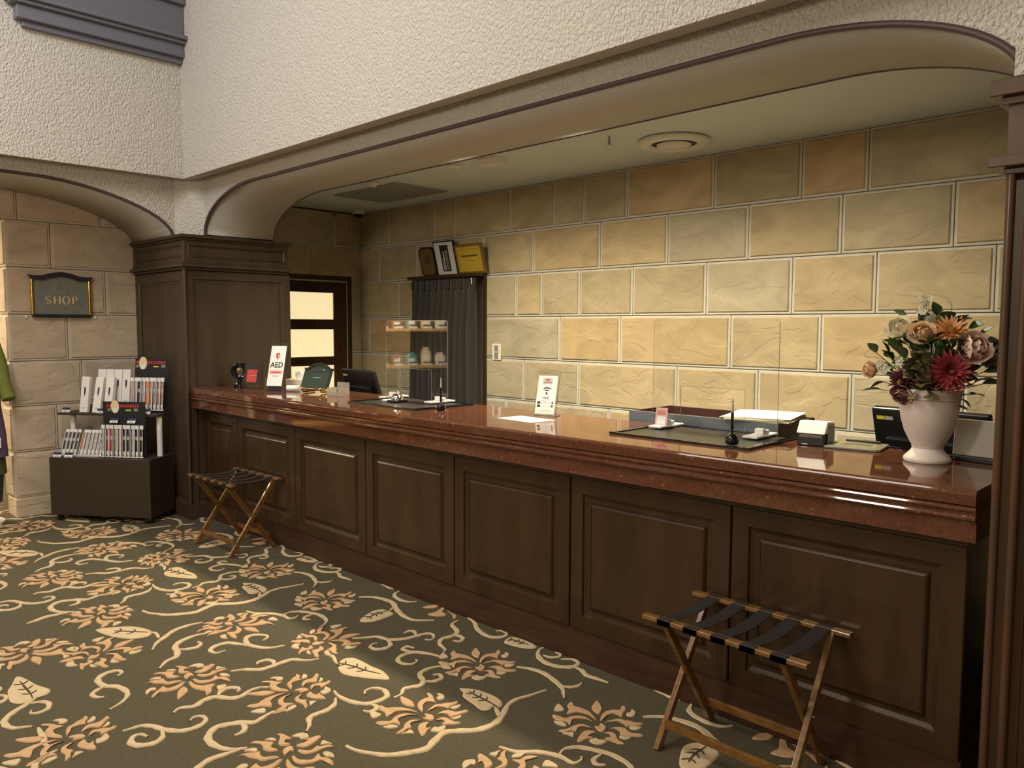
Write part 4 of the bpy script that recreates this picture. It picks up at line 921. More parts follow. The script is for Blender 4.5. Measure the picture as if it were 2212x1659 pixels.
spray('drooping leaves on the outer side of the bouquet by the ivory rose', base, [cv(x, y, rng(-.04, .03)) for x, y in L2[1:]], LEAFM, 0.060, 0.018)
spray('bright fresh green leaf under the ivory rose', base, [cv(370, 520, -0.03), cv(390, 540, -0.03)], LEAFY, 0.046, 0.024)
spray('broad leaves in the heart of the bouquet under the peach rose', base, [cv(x, y, rng(-.08, -.03)) for x, y in L3+[(620, 560), (480, 640), (840, 640), (960, 620), (720, 520)]], LEAFM, 0.065, 0.026)
spray('dark leaves hanging beside the pillar', base, [cv(x, y, rng(-.03, .03)) for x, y in L4], LEAFM, 0.065, 0.020)
spray('thin leaves trailing behind the vase rim', base, [cv(x, y, rng(-.02, .03)) for x, y in L5], LEAFM, 0.040, 0.006)
spray('olive hydrangea leaves spilling over the vase rim', base, [cv(x, y, rng(-.10, -.05)) for x, y in L6+[(590, 640), (660, 760), (730, 860), (560, 860), (610, 930), (700, 930), (520, 700)]], M('olive_leaf', (0.13, 0.11, 0.035), 0.6, col2=(0.20, 0.17, 0.07), scale=30), 0.042, 0.022)
CORE = [(rng(380, 1080), rng(480, 900)) for _ in range(46)]
spray('dense dark foliage filling the heart of the bouquet', base, [cv(x, y, rng(-.02, .05)) for x, y in CORE], LEAFM, 0.060, 0.024)
spray('pale sage leaves tucked between the blooms', base, [cv(rng(450, 1000), rng(560, 900), rng(-.09, -.02)) for _ in range(16)], M('sage_leaf', (0.10, 0.13, 0.06), 0.6, rnd=0.3), 0.040, 0.015)
spray('olive hydrangea bracts hanging over the front of the vase rim', base, [cv(rng(500, 760), rng(800, 1000), rng(-.125, -.10)) for _ in range(18)]+[cv(rng(560, 760), rng(620, 800), rng(-.12, -.07)) for _ in range(14)], MATS['olive_leaf'], 0.034, 0.018)
FW = M('floret_white', (0.62, 0.58, 0.42), 0.6)
for lab, pts in (('cluster of tiny white florets beside the small peach rose', [(280, 710), (250, 690), (310, 730), (290, 750), (265, 735)]), ('cluster of cream florets in the middle of the bouquet', [(640, 610), (650, 650), (610, 600), (680, 630), (630, 680), (660, 590), (600, 640), (690, 670), (620, 720), (660, 700)]),
                 ('cluster of white florets beside the crimson dahlia', [(700, 790), (715, 815), (735, 780), (720, 750), (740, 820)]), ('cluster of white florets under the fresh green leaf', [(430, 680), (450, 720), (420, 650), (470, 700), (460, 745)]),
                 ('sprig of tiny florets rising highest from the bouquet', [(640, 105), (665, 95), (690, 110), (650, 140), (630, 215), (600, 210), (650, 230)])):
    t = thing('floret_sprig', lab, 'flower', base, 0, 'floret sprigs in the vase')
    for x, y in pts:
        p = cv(x, y, -0.06 if y > 300 else 0.0)-base
        for a in range(5):
            v, f = petal(0.011, 0.005, 0.3, 0.3, 2, 1); T = Matrix.Translation(p) @ aim(fdir(rng(-.5, .5), rng(-.3, .6))) @ Matrix.Rotation(a*2*PI/5, 4, 'Z')
            link('petal', [T @ (Vector(q)*1.5) for q in v], f, FW, t)
        MB().tube([Vector((0, 0, 0)), p*0.7, p], 0.001, 4).o('stem', LEAFM, t)
t = thing('tendril', 'thin curling tendril above the orange dahlia', 'tendril', base)
MB().tube([Vector((0, 0, 0))]+[cv(x, y)-base for x, y in ((870, 260), (895, 200), (895, 160), (875, 130), (855, 128))], 0.0012, 5).o('stem', M('tendril_brown', (0.20, 0.15, 0.05), 0.6), t)
t = thing('tendril', 'thin twig reaching out past the small peach rose', 'tendril', base)
MB().tube([Vector((0, 0, 0))]+[cv(x, y)-base for x, y in ((370, 720), (290, 650), (200, 625), (140, 630), (110, 610))], 0.0014, 5).o('stem', MATS['tendril_brown'], t)

# ------------------------------------------------------------------ alcove fittings
t = thing('ceiling_diffuser', 'round white air diffuser in the alcove ceiling', 'air diffuser', (-2.885, 4.44, ZC))
MB().lathe([(0.20, -0.001), (0.225, -0.004), (0.232, -0.016), (0.222, -0.030), (0.185, -0.040), (0.155, -0.034), (0.14, -0.012), (0.13, -0.001)], 40).o('outer_ring', WHITE, t, True)
MB().lathe([(0.160, -0.022), (0.100, -0.020)], 40).o('throat_shade', M('vent_throat_shade', (0.06, 0.06, 0.055), 0.8), t)  # dark ring stands in for the shade in the gap around the disc
MB().lathe([(0.09, -0.020), (0.112, -0.030), (0.106, -0.042), (0.075, -0.052), (0.001, -0.054)], 40).o('centre_disc', WHITE, t, True)
t = thing('ceiling_hatch', 'grey rectangular air-conditioner grille in the alcove ceiling', 'ceiling grille', (-5.86, 4.39, ZC))
GR = M('grille_grey', (0.26, 0.28, 0.25), 0.6)
MB().box((-0.47, -0.29, -0.012), (0.47, 0.29, -0.001)).o('frame', M('grille_frame', (0.34, 0.36, 0.32), 0.6), t, bevel=0.003); MB().box((-0.44, -0.26, -0.016), (0.44, 0.26, -0.012)).o('panel', GR, t)
t = thing('emergency_light', 'small white boxed emergency light on the alcove ceiling', 'ceiling light', (-4.15, 4.02, ZC))
MB().prism([(-0.06, -0.001), (0.06, -0.001), (0.045, -0.045), (-0.045, -0.045)], -0.10, 0.10, 'x').o('case', WHITE, t, bevel=0.004)
for x, y, lab in ((-4.52, 3.985, 'round smoke detector beside the emergency light'), (-5.56, 3.985, 'small round smoke detector by the ceiling grille')):
    t = thing('smoke_detector', lab, 'smoke detector', (x, y, ZC), 0, 'detectors on the alcove ceiling')
    MB().lathe([(0.05, -0.001), (0.052, -0.012), (0.044, -0.020), (0.030, -0.024), (0.026, -0.036), (0.001, -0.038)], 20).o('body', WHITE, t, True); MB().lathe([(0.0535, -0.004), (0.0545, -0.008), (0.0535, -0.011)], 20).o('base_ring', WHITE, t, True)
t = thing('sprinkler', 'tiny sprinkler head hanging from the alcove ceiling', 'sprinkler', (-3.12, 4.06, ZC)); MB().lathe([(0.006, -0.001), (0.006, -0.03), (0.010, -0.035), (0.004, -0.05)], 10).o('stem', STEEL, t, True)
MB().lathe([(0.014, -0.052), (0.014, -0.050)], 10).o('deflector', STEEL, t)
t = thing('dome_camera', 'white dome camera in the corner of the alcove ceiling', 'camera', (-7.0, 4.83, ZC))
MB().lathe([(0.065, -0.001), (0.067, -0.03), (0.055, -0.040)], 24).o('housing', WHITE, t, True); MB().lathe([(0.046, -0.038), (0.042, -0.060), (0.026, -0.075), (0.001, -0.080)], 24).o('dome', GLOSSB, t, True)
t = thing('wall_switch', 'cream wall switch plate with a grey rocker on the stone wall', 'switch', (-5.06, YB-0.012, 1.245))
MB().box((-0.055, -0.008, 0), (0.055, 0.0, 0.145)).o('plate', CREAMP, t, bevel=0.003); MB().box((-0.022, -0.011, 0.01), (0.022, -0.008, 0.13)).o('insert', M('switch_grey', (0.22, 0.23, 0.27), 0.4), t); MB().box((-0.007, -0.013, 0.065), (0.007, -0.011, 0.082)).o('indicator', WHITE, t)
# curtain doorway frame, curtain, awards
t = thing('curtain_alcove', 'dark brown wooden frame with a ledge above the grey curtain', 'door frame', (-5.69, 4.9, 0))
MB().box((-0.515, -0.055, 2.0), (0.49, 0.075, 2.03)).o('ledge', WOOD, t, bevel=0.003); MB().box((0.455, 0.05, 0), (0.49, 0.075, 2.0)).o('post', WOOD, t, bevel=0.003); MB().box((-0.50, 0.05, 0), (-0.48, 0.075, 2.0)).o('post', WOOD, t, bevel=0.003)
cu = thing('curtain', 'dark grey pleated curtain hanging in the brown frame', 'curtain', (-5.69, 4.9, 0))
v = []; f = []; nx, nz = 150, 16
for i in range(nx+1):
    u = i/nx
    for j in range(nz+1):
        s = j/nz; z = 1.995-1.97*s; wd = 0.475+0.045*min(1, s*1.5); x = -wd+u*(wd+0.445)
        ph = u*2*PI*10.5; am = 0.008+0.042*min(1, max(0, (s-0.03)*5)); pl = math.sin(ph)+0.35*math.sin(2*ph+0.6+2*s)*(1 if s > .1 else 0.2)
        v.append((x+0.008*math.sin(ph*0.5+3*s), -0.022+am*0.85*pl-0.008*min(1, s*4), z))
for i in range(nx):
    for j in range(nz): k = i*(nz+1)+j; f.append((k, k+1, k+nz+2, k+nz+1))
link('cloth', v, f, CURT, cu, True)
for i in range(11):
    x = -0.46+0.9*i/10; MB().box((x-0.012, -0.040, 1.90), (x+0.012, -0.024, 1.985)).o('pinch_pleat', CURT, cu, bevel=0.005)
MB().box((0.425, -0.062, 1.93), (0.433, -0.055, 1.985)).o('curtain_hook', WHITE, cu)
LZ = 2.0312
def award(name, lab, x, wd, h, rz, fm, tl=-15):
    t = thing(name, lab, 'award', (x, 4.935, LZ), rz, 'awards on the curtain ledge'); return t, tilted(tl)
t, T = award('award_plaque', 'octagonal gold award plaque on a dark board above the curtain', -5.945, .2, .29, R(10), None)
oc = lambda w_, h_, c_, z_: [(-w_+c_, z_), (w_-c_, z_), (w_, z_+c_), (w_, z_+h_-c_), (w_-c_, z_+h_), (-w_+c_, z_+h_), (-w_, z_+h_-c_), (-w_, z_+c_)]
MB().prism(oc(0.095, 0.285, 0.035, 0.0), -0.012, 0.01, 'y').xf(T).o('board', M('award_board', (0.028, 0.016, 0.012), 0.35), t)
MB().prism(oc(0.080, 0.255, 0.03, 0.015), -0.015, -0.012, 'y').xf(T).o('gold_face', M('antique_gold', (0.22, 0.15, 0.055), 0.4, 0.5), t); MB().prism([(0.038*math.cos(a*PI/8), 0.165+0.042*math.sin(a*PI/8)) for a in range(16)], -0.0165, -0.015, 'y').xf(T).o('medallion', M('medallion_brown', (0.10, 0.055, 0.045), 0.4), t)
t, T = award('award_certificate', 'white framed certificate with an upright black panel above the curtain', -5.672, .25, .33, R(4), None)
plate('frame', -0.135, 0, 0.135, 0.325, -0.012, 0.012, BLACK, t, T, 0.003); plate('mat', -0.122, 0.012, 0.122, 0.315, -0.014, -0.012, M('mat_pale', (0.60, 0.61, 0.64), 0.5), t, T); plate('black_panel', -0.052, 0.04, 0.058, 0.288, -0.015, -0.014, INK, t, T)
for x, w_, z0, z1 in ((-0.012, 0.006, 0.05, 0.225), (0.016, 0.003, 0.06, 0.235), (0.034, 0.002, 0.05, 0.24), (-0.032, 0.003, 0.05, 0.16)):
    zz = z0
    while zz < z1: l_ = rng(.008, .022); plate('upright_print', x-w_, zz, x+w_, min(z1, zz+l_), -0.0156, -0.015, PAPER, t, T); zz += l_+0.004
t, T = award('gold_certificate', 'gold certificate in a wooden frame above the curtain', -5.335, .3, .26, R(0), None)
plate('frame', -0.185, 0, 0.185, 0.275, -0.014, 0.010, M('frame_gold_brown', (0.17, 0.105, 0.030), 0.4), t, T, 0.005); plate('gold_sheet', -0.158, 0.024, 0.158, 0.252, -0.0155, -0.014, M('gold_paper', (0.50, 0.34, 0.04), 0.45), t, T)
for a, b, c, d in ((-0.135, 0.048, 0.135, 0.051), (-0.135, 0.226, 0.135, 0.229), (-0.135, 0.048, -0.132, 0.229), (0.132, 0.048, 0.135, 0.229), (-0.06, 0.122, 0.07, 0.127)): plate('border_line', a, b, c, d, -0.0162, -0.0155, M('gold_line', (0.24, 0.15, 0.02), 0.5), t, T)
x = -0.10
while x < 0.10: l_ = rng(.008, .016); plate('title_print', x, 0.160, x+l_, 0.175, -0.0162, -0.0155, INK, t, T); x += l_+0.003

# ------------------------------------------------------------------ shop sign
t = thing('shop_sign', 'slate green SHOP plaque with dark curved top on the stone wall', 'sign', (XL+0.012, 2.025, 1.615), PI/2)
cvx = [(-0.235, 0.335), (-0.20, 0.330), (-0.14, 0.332), (-0.08, 0.352), (0, 0.366), (0.08, 0.352), (0.14, 0.332), (0.20, 0.330), (0.235, 0.335)]
MB().prism([(-0.215, 0.012), (0.215, 0.012), (0.215, 0.312), (0.14, 0.305), (0.07, 0.325), (0, 0.338), (-0.07, 0.325), (-0.14, 0.305), (-0.215, 0.312)], -0.022, 0.0, 'y').o('board', SLATE, t)
MB().prism(cvx+[(0.215, 0.30), (0.14, 0.296), (0.07, 0.318), (0, 0.330), (-0.07, 0.318), (-0.14, 0.296), (-0.215, 0.30)], -0.045, 0.0, 'y').o('cornice', M('sign_dark_frame', (0.026, 0.024, 0.030), 0.35), t)
MB().box((-0.215, -0.040, 0.0), (0.215, 0.0, 0.022)).o('bottom_rail', MATS['sign_dark_frame'], t, bevel=0.003)
for sx in (-1, 1): MB().tube([(sx*0.212, -0.026, 0.02), (sx*0.212, -0.026, 0.30)], 0.013, 10).o('brass_rod', BRASS, t, True)
def glyph(polys): 
    for pl in polys: MB().prism(pl, -0.0245, -0.0215, 'y').o('letter_stroke', GOLD, t)
def bar(x0, z0, x1, z1): return [(x0, z0), (x1, z0), (x1, z1), (x0, z1)]
gz, gh = 0.103, 0.066
MB().tube([(-0.078, -0.023, gz+gh-0.014), (-0.088, -0.023, gz+gh-0.003), (-0.103, -0.023, gz+gh-0.002), (-0.114, -0.023, gz+gh-0.013), (-0.110, -0.023, gz+gh-0.026), (-0.096, -0.023, gz+gh/2), (-0.082, -0.023, gz+0.024), (-0.078, -0.023, gz+0.012), (-0.088, -0.023, gz+0.003), (-0.103, -0.023, gz+0.002), (-0.114, -0.023, gz+0.015)], [.002, .003, .003, .004, .005, .006, .005, .004, .003, .003, .002], 8).o('letter_stroke', GOLD, t)
glyph([bar(-0.056, gz, -0.045, gz+gh), bar(-0.018, gz, -0.007, gz+gh), bar(-0.045, gz+0.031, -0.018, gz+0.035)]+[bar(a, b, a+0.021, b+0.004) for a in (-0.061, -0.023) for b in (gz, gz+gh-0.004)])
no = 20
MB().add([(0.035+(0.029-0.0*k)*math.cos(2*PI*i/no), y_, gz+gh/2+0.034*math.sin(2*PI*i/no)) for y_ in (-0.0245, -0.0215) for k in (0,) for i in range(no)]+[(0.035+0.018*math.cos(2*PI*i/no), y_, gz+gh/2+0.030*math.sin(2*PI*i/no)) for y_ in (-0.0245, -0.0215) for i in range(no)],
         [(i, (i+1) % no, 2*no+(i+1) % no, 2*no+i) for i in range(no)]+[(i, no+i, no+(i+1) % no, (i+1) % no) for i in range(no)]).o('letter_stroke', GOLD, t)
glyph([bar(0.080, gz, 0.091, gz+gh), bar(0.075, gz, 0.097, gz+0.004), bar(0.075, gz+gh-0.004, 0.092, gz+gh), [(0.091, gz+gh), (0.106, gz+gh), (0.118, gz+gh-0.010), (0.118, gz+gh-0.026), (0.106, gz+gh-0.036), (0.091, gz+gh-0.036), (0.091, gz+gh-0.032), (0.103, gz+gh-0.032), (0.109, gz+gh-0.024), (0.109, gz+gh-0.012), (0.103, gz+gh-0.004), (0.091, gz+gh-0.004)]])
TAN = M('faint_gold', (0.36, 0.32, 0.24), 0.5)
for k, (x, z) in enumerate(((-0.08, 0.195), (-0.045, 0.20), (-0.01, 0.205), (0.03, 0.20), (0.07, 0.195))): MB().tube([(x-0.018, -0.023, z-0.012), (x, -0.023, z+rng(-.004, .006)), (x+0.014, -0.023, z+0.016)], 0.0028, 5).o('script_stroke', TAN, t)
for sx in (-1, 1): MB().box((sx*0.255-0.008, -0.012, -0.012), (sx*0.255+0.008, 0.0, 0.012)).o('hook', WHITE, t)

# ------------------------------------------------------------------ luggage racks
def rack(x, y, lab, rz=0.0):
    t = thing('luggage_rack', lab, 'luggage rack', (x, y, 0), rz, 'folding luggage racks')
    H, D, Wd = 0.50, 0.172, 0.31
    def rail(y0, nm): return MB().box((-Wd, y0-0.018, H-0.016), (Wd, y0+0.018, H)).o(nm, RACKW, t, bevel=0.003)
    rail(-D, 'top_rail'); rail(D, 'top_rail')
    def leg(x_, ya, yb):
        a = Vector((x_, ya, 0.0)); b = Vector((x_, yb, H-0.016)); d = (b-a).normalized(); q = Vector((0, d.z, -d.y))*0.015
        return MB().add([a-q+Vector((s, 0, 0)) for s in (-.010, .010)]+[a+q+Vector((s, 0, 0)) for s in (.010, -.010)]+[b-q+Vector((s, 0, 0)) for s in (-.010, .010)]+[b+q+Vector((s, 0, 0)) for s in (.010, -.010)],
                        [(3, 2, 1, 0), (4, 5, 6, 7), (0, 1, 5, 4), (1, 2, 6, 5), (2, 3, 7, 6), (3, 0, 4, 7)]).o('leg', RACKW, t, bevel=0.002)
    for sx in (-1, 1):
        leg(sx*0.245, -D, D-0.006); leg(sx*0.222, D, -D+0.006)
        MB().tube([(sx*0.21, 0, 0.245), (sx*0.26, 0, 0.245)], 0.005, 8).o('pivot_bolt', STEEL, t)
    MB().box((-0.236, -D+0.030, 0.075), (0.236, -D+0.046, 0.105)).o('stretcher', RACKW, t, bevel=0.002); MB().box((-0.213, D-0.046, 0.075), (0.213, D-0.030, 0.105)).o('stretcher', RACKW, t, bevel=0.002)
    for k in range(5):
        xc = -0.216+0.108*k; v = []; f = []; n = 8; hw = 0.027
        pr = [(-D-0.0195, H-0.0205), (-D-0.0195, H+0.001)]+[(-D+2*D*i/n, H+0.0015-0.016*math.sin(PI*i/n)) for i in range(n+1)]+[(D+0.0195, H+0.001), (D+0.0195, H-0.0205)]
        for yy, zz in pr: v += [(xc-hw, yy, zz), (xc+hw, yy, zz), (xc-hw, yy, zz-0.002), (xc+hw, yy, zz-0.002)]
        for i in range(len(pr)-1):
            k4 = i*4; f += [(k4, k4+1, k4+5, k4+4), (k4+2, k4+6, k4+7, k4+3), (k4, k4+4, k4+6, k4+2), (k4+1, k4+3, k4+7, k4+5)]
        link('strap', v, f, STRAP, t)
rack(-1.31, 2.525, 'folding wooden luggage rack with dark straps under the flower vase end of the counter')
rack(-5.19, 2.518, 'folding wooden luggage rack with dark straps beside the shop display box', R(2))

# ------------------------------------------------------------------ shop display
BR = R(36); BO = Vector((-6.648, 2.208, 0))
t = thing('display_box', 'dark brown wheeled display box with a raised shelf by the stone wall', 'display stand', BO, BR)
MB().box((-0.43, -0.17, 0.05), (0.43, 0.155, 0.508)).o('box', BOXB, t, bevel=0.003)
for x, y in ((-0.38, -0.13), (0.38, -0.13), (-0.38, 0.12), (0.38, 0.12)):
    c_ = MB().tube([(x-0.012, y, 0.023), (x+0.012, y, 0.023)], 0.023, 14).o('caster', BLACK, t, True); MB().box((x-0.018, y-0.012, 0.020), (x+0.018, y+0.012, 0.050)).o('caster_fork', STEEL, c_)
MB().box((-0.43, -0.06, 0.832), (0.43, 0.155, 0.850)).o('shelf', BOXB, t, bevel=0.002)
for x in (-0.36, 0.395): MB().tube([(x, 0.03, 0.508), (x, 0.03, 0.832)], 0.022, 16).o('post', WHITE, t, True)
def L2W(x, y, z): return BO+Matrix.Rotation(BR, 3, 'Z') @ Vector((x, y, z))
def slim_box(x, y, z, tl, lab, rz=0):
    t = thing('gift_box', lab, 'box', L2W(x, y, z), BR+R(rz), 'slim white boxes on the display shelf'); T = tilted(tl)
    MB().box((-0.034, 0, 0.002), (0.034, 0.034, 0.290)).xf(T).o('carton', M('white_carton', (0.82, 0.79, 0.76), 0.5), t, bevel=0.002)
    plate('pen_print', -0.006, 0.155, 0.008, 0.205, -0.0008, 0.0, NAVY, t, T); plate('accent_print', -0.003, 0.135, 0.004, 0.155, -0.0008, 0.0, RED if x > -0.15 else INK, t, T); plate('small_print', -0.012, 0.035, 0.012, 0.040, -0.0008, 0.0, GREYP, t, T)
slim_box(-0.225, -0.03, 0.8509, 10, 'slim white gift box standing apart next to the price card'); slim_box(-0.115, -0.03, 0.8509, 14, 'slim white gift box standing in the middle of the shelf front'); slim_box(-0.02, -0.025, 0.8509, 12, 'slim white gift box standing next to the pen display')
t = thing('riser', 'grey riser block behind the slim white boxes', 'riser', L2W(-0.075, 0.108, 0.8509), BR); MB().box((-0.165, -0.035, 0), (0.165, 0.04, 0.055)).o('block', M('riser_grey', (0.22, 0.21, 0.19), 0.6), t, bevel=0.002)
MB().box((-0.166, -0.037, 0), (0.166, -0.035, 0.006)).o('lip', BOXB, t)
for x, lab in ((-0.150, 'outermost slim white gift box on the grey riser'), (-0.077, 'second slim white gift box on the grey riser'), (-0.004, 'third slim white gift box on the grey riser'), (0.069, 'slim white gift box on the grey riser nearest the pen display')): slim_box(x, 0.075, 0.905, 8, lab)
def price(x, y, z, lab, rz=0):
    t = thing('price_card', lab, 'price card', L2W(x, y, z), BR+R(rz), 'price cards on the display'); T = tilted(25)
    plate('card', -0.034, 0, 0.034, 0.040, -0.001, 0.001, PAPER, t, T); plate('navy_band', -0.034, 0.020, 0.034, 0.040, -0.0016, -0.001, NAVY, t, T); plate('print', -0.018, 0.007, 0.018, 0.012, -0.0016, -0.001, GREYP, t, T)
    MB().box((-0.03, 0.0, 0), (0.03, 0.025, 0.004)).o('holder', BLACK, t)
price(-0.375, -0.035, 0.8509, 'price card standing alone at the free end of the upper shelf'); price(-0.055, -0.055, 0.8509, 'price card in front of the slim white boxes'); price(0.33, -0.045, 0.8509, 'price card in front of the upper pen display')
price(-0.37, -0.16, 0.509, 'price card at the outer corner of the display box top'); price(-0.27, -0.16, 0.509, 'price card lying before the clear pen packs'); price(0.10, -0.119, 0.785, 'price card clipped to the lower rack over the red pens'); price(0.25, -0.119, 0.785, 'price card clipped to the lower rack over the black pens')
PCOL = {k: M('pen_'+k, c, 0.35) for k, c in dict(black=(0.02, 0.02, 0.024), red=(0.42, 0.06, 0.07), green=(0.30, 0.42, 0.18), orange=(0.70, 0.22, 0.04), pink=(0.62, 0.34, 0.36), blue=(0.20, 0.25, 0.38), brown=(0.36, 0.19, 0.13), lilac=(0.42, 0.34, 0.46), teal=(0.26, 0.38, 0.40), grey=(0.14, 0.14, 0.15)).items()}
CELL = M('cellophane_seal_highlight', (0.80, 0.80, 0.80), 0.12)
def pack(x, y, z, h, col, tl, lab, grp, rz=0):
    t = thing('pen_pack', lab, 'pen', L2W(x, y, z), BR+R(rz), grp); T = tilted(tl)
    MB().lathe([(0.008, 0.045), (0.0105, 0.07), (0.0105, h*0.80), (0.007, h*0.88)], 10).xf(T).o('pen_barrel', PCOL[col], t, True)
    MB().lathe([(0.004, 0.012), (0.009, 0.022), (0.009, 0.048), (0.008, 0.05)], 10).xf(T).o('pen_grip', WHITE, t, True)
    MB().lathe([(0.0112, h*0.55), (0.0112, h*0.66)], 10).xf(T).o('pen_ring', PCOL['grey'], t, True)
    plate('header', -0.015, h*0.88, 0.015, h, -0.004, 0.004, PAPER, t, T, 0.002)
    for sx in (-1, 1): plate('sleeve_highlight', sx*0.0132-0.0018, 0.004, sx*0.0132+0.0018, h*0.88, -0.0115, -0.0095, CELL, t, T)  # white strips painted in as highlights along the clear sleeve's sides
    plate('sleeve_seal', -0.015, 0.001, 0.015, 0.010, -0.004, 0.004, CELL, t, T)
def header(x, y, z, w_, h_, lab, tl=6):
    t = thing('pen_rack', lab, 'display rack', L2W(x, y, z), BR, 'pen racks on the display box'); T = tilted(tl)
    zb = h_-0.13
    plate('back_board', -w_/2, 0.0, w_/2, h_, 0.028, 0.032, INK, t, T)
    for xx, s2 in ((-0.118, 0.028), (0.045, 0.075)):
        k = -s2
        while k < s2: l_ = rng(.010, .016); plate('red_print', xx+k, h_-0.045, xx+k+l_, h_-0.022, 0.0274, 0.028, RED, t, T); k += l_+0.007
    MB().prism([(-0.075+0.036*math.cos(a)*1.0, h_-0.040+0.052*math.sin(a)) for a in [i*PI/8 for i in range(16)]], 0.026, 0.0278, 'y').xf(T).o('badge', M('badge_cream', (0.80, 0.62, 0.40), 0.5), t)
    plate('badge_foot', -0.092, h_-0.086, -0.058, h_-0.050, 0.0255, 0.0272, PAPER, t, T); plate('yellow_print', 0.015, h_-0.072, 0.062, h_-0.062, 0.0274, 0.028, MATS['yellow_label'], t, T); plate('grey_print', 0.085, h_-0.075, 0.12, h_-0.052, 0.0274, 0.028, GREYP, t, T); plate('white_print', -0.14, h_-0.075, -0.115, h_-0.055, 0.0274, 0.028, GREYP, t, T)
    for k in range(6):
        xh = -w_/2+0.04+(w_-0.08)*k/5; MB().tube([T @ Vector((xh, 0.03, h_-0.165)), T @ Vector((xh, -0.030, h_-0.170)), T @ Vector((xh, -0.034, h_-0.160))], 0.002, 5).o('hook', STEEL, t)
header(0.262, 0.088, 0.852, 0.29, 0.435, 'black header pen rack on the upper shelf with red lettering')
header(0.165, -0.105, 0.509, 0.36, 0.440, 'black header pen rack on the box top with red lettering', 0)
ucol = ['pink', 'grey', 'black', 'lilac', 'orange', 'orange', 'blue', 'brown', 'brown']
names = {}
for i, c in enumerate(ucol):
    k = names.get(c, 0); names[c] = k+1
    lab = '%s patterned pen pack hanging on the upper rack' % c if ucol.count(c) == 1 else '%s pen pack, one of two side by side on the upper rack' % c
    pack(0.134+0.033*i, 0.060+0.004*(i % 2), 0.866, 0.265, c, 6, lab, 'pen packs on the upper rack' if ucol.count(c) == 1 else '%s pen packs on the upper rack' % c, rng(-3, 3))
lcol = ['teal', 'red', 'red', 'green', 'pink', 'black', 'black', 'grey', 'black', 'black']
for i, c in enumerate(lcol):
    lab = '%s pen pack hanging on the lower rack' % c if lcol.count(c) == 1 else '%s pen pack among the %s ones on the lower rack' % (c, c)
    pack(0.003+0.036*i, -0.118+0.004*(i % 2), 0.512, 0.255, c, 3, lab, '%s pen packs on the lower rack' % c, rng(-3, 3))
for i in range(4): pack(-0.375+0.034*i, -0.085, 0.5115, 0.215, 'black', 22, 'clear black pen pack leaning in the outer group on the box top', 'black pen packs in the outer group', rng(-4, 4))
for i in range(6): pack(-0.222+0.034*i, -0.085, 0.5115, 0.215, 'orange' if i == 0 else 'grey', 22, 'orange pen pack leaning at the head of the second group' if i == 0 else 'clear grey pen pack leaning in the second group on the box top', 'pen packs in the second group', rng(-4, 4))
for x0, x1, lab in ((-0.40, -0.255, 'low clear rest under the outer group of pen packs'), (-0.24, -0.035, 'low clear rest under the second group of pen packs')):
    t = thing('pack_rest', lab, 'rest', L2W((x0+x1)/2, -0.085, 0.5088), BR); hw = (x1-x0)/2
    MB().box((-hw, -0.03, 0), (hw, 0.087, 0.0015)).box((-hw, 0.084, 0.0015), (hw, 0.087, 0.09)).o('rest', M('white_rest', (0.55, 0.53, 0.52), 0.3), t); MB().box((-hw, -0.030, 0.0015), (hw, -0.026, 0.012)).o('front_lip', MATS['white_rest'], t)

# ------------------------------------------------------------------ shop: clothed form and shelves
t = thing('clothed_form', 'green jacket and purple top dressed on a stand in the shop opening', 'mannequin', (-7.18, 1.405, 0), R(90))
def loft(secs, seg=18):
    m = MB(); k = 0; v = []; f = []
    for cx, cy, z, rx, ry in secs:
        for j in range(seg): a = 2*PI*j/seg; v.append((cx+rx*math.cos(a), cy+ry*math.sin(a), z))
    for i in range(len(secs)-1):
        for j in range(seg): f.append((i*seg+j, i*seg+(j+1) % seg, (i+1)*seg+(j+1) % seg, (i+1)*seg+j))
    f.append(tuple(reversed(range(seg)))); f.append(tuple(range((len(secs)-1)*seg, len(secs)*seg)))
    return m.add(v, f)
GJ = M('olive_green_cloth', (0.16, 0.19, 0.035), 0.9, col2=(0.20, 0.23, 0.05), scale=30); PU = M('purple_cloth', (0.16, 0.105, 0.20), 0.9); DK = M('dark_cloth', (0.045, 0.05, 0.055), 0.9)
loft([(0, 0, 0.92, 0.15, 0.10), (0, 0, 1.05, 0.165, 0.11), (0, 0, 1.22, 0.175, 0.12), (0, 0, 1.36, 0.17, 0.11), (0, 0, 1.43, 0.12, 0.08), (0, 0, 1.47, 0.055, 0.05)]).o('jacket', GJ, t, True)
for sx in (-1, 1): MB().tube([(sx*0.13, 0, 1.40), (sx*0.165, -0.03, 1.25), (sx*0.180, -0.07, 1.08), (sx*0.195, -0.12, 0.97)], [0.052, 0.050, 0.046, 0.05], 12).o('sleeve', GJ, t, True)
loft([(0, -0.02, 0.52, 0.20, 0.14), (0, -0.02, 0.70, 0.19, 0.135), (0, -0.01, 0.92, 0.165, 0.12), (0, -0.01, 1.10, 0.168, 0.118)]).o('purple_top', PU, t, True)
loft([(0, 0, 0.38, 0.19, 0.13), (0, 0, 0.54, 0.18, 0.125)]).o('green_hem', M('dark_olive_cloth', (0.09, 0.105, 0.03), 0.9), t, True); loft([(0, 0, 0.16, 0.15, 0.11), (0, 0, 0.40, 0.17, 0.12)]).o('trousers', DK, t, True)
MB().lathe([(0.16, 0.0), (0.16, 0.012), (0.02, 0.02), (0.015, 0.17)], 20).o('stand', WHITE, t, True); plate('price_tag', 0.06, 0.60, 0.12, 0.68, -0.165, -0.162, PAPER, t)
OAK = M('shop_oak', (0.50, 0.28, 0.09), 0.45, col2=(0.56, 0.33, 0.12), scale=10)
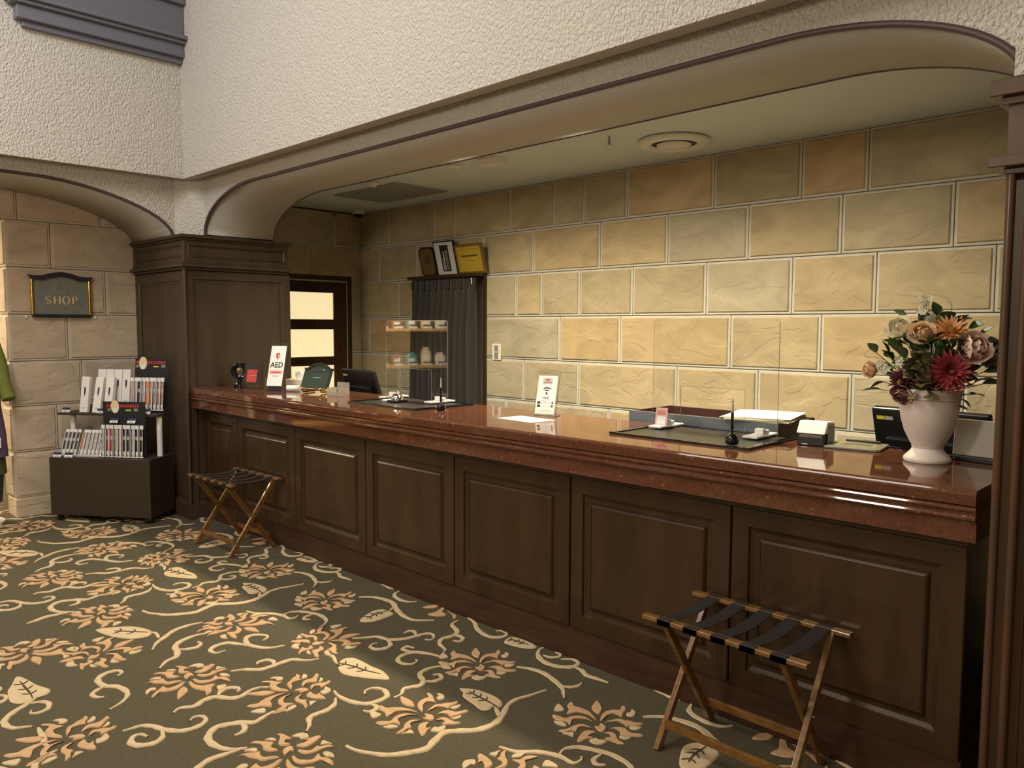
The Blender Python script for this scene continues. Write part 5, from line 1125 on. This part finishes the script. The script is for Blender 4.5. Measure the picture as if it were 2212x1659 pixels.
t = thing('shop_shelf', 'light oak shop shelf unit inside the shop opening', 'shelf', (-8.55, -0.35, 0), R(118))
for x in (-0.75, 0.71): MB().box((x, -0.2, 0), (x+0.04, 0.2, 2.1)).o('upright', OAK, t)
for z in (0.3, 0.98, 1.48, 1.95): MB().box((-0.71, -0.22, z), (0.71, 0.2, z+0.035)).o('shelf_board', OAK, t)
MB().box((-0.71, 0.18, 0), (0.71, 0.2, 2.1)).o('back_board', M('shop_back_dark', (0.10, 0.055, 0.02), 0.7), t)
sm = Matrix.Rotation(R(118), 3, 'Z')
cols = [('orange', (0.55, 0.20, 0.05)), ('cream', (0.72, 0.62, 0.40)), ('brown', (0.25, 0.11, 0.05)), ('gold', (0.62, 0.45, 0.16)), ('white', (0.8, 0.78, 0.72)), ('teal', (0.10, 0.35, 0.36)), ('red', (0.5, 0.07, 0.05))]
i = 0
for z in (1.0165, 1.5165):
    for k in range(7):
        nm, c_ = cols[(i*3+k) % 7]; i += 1
        p = Vector((-8.55, -0.35, 0))+sm @ Vector((-0.6+0.2*k, -0.06, z)); hh = rng(.16, .26)
        t = thing('snack_bag', '%s snack bag on the %s board of the oak shop shelf' % (nm, 'upper' if z > 1.2 else 'middle'), 'bag', p, R(118), 'snack bags on the shop shelf')
        MB().prism([(-0.06, 0.0), (0.06, 0.0), (0.07, hh*0.5), (0.06, hh*0.82), (0.02, hh*0.86), (0.05, hh), (-0.05, hh), (-0.02, hh*0.86), (-0.06, hh*0.82), (-0.07, hh*0.5)], -0.03, 0.03, 'y').o('bag', M('bag_'+nm, c_, 0.3), t, bevel=0.008); plate('bag_label', -0.04, hh*0.25, 0.04, hh*0.55, -0.032, -0.03, PAPER, t)
        q = Vector((-8.55, -0.35, 0))+sm @ Vector((-0.6+0.2*k, -0.218, z)); t2 = thing('shelf_ticket', 'white shelf ticket on the %s board edge of the oak shop shelf' % ('upper' if z > 1.2 else 'middle'), 'price card', q, R(118), 'shelf tickets on the %s board' % ('upper' if z > 1.2 else 'middle'))
        plate('ticket', -0.06, 0, 0.06, 0.05, -0.002, 0.0, PAPER, t2); plate('ticket_band', -0.06, 0.03, 0.06, 0.05, -0.0026, -0.002, NAVY, t2)
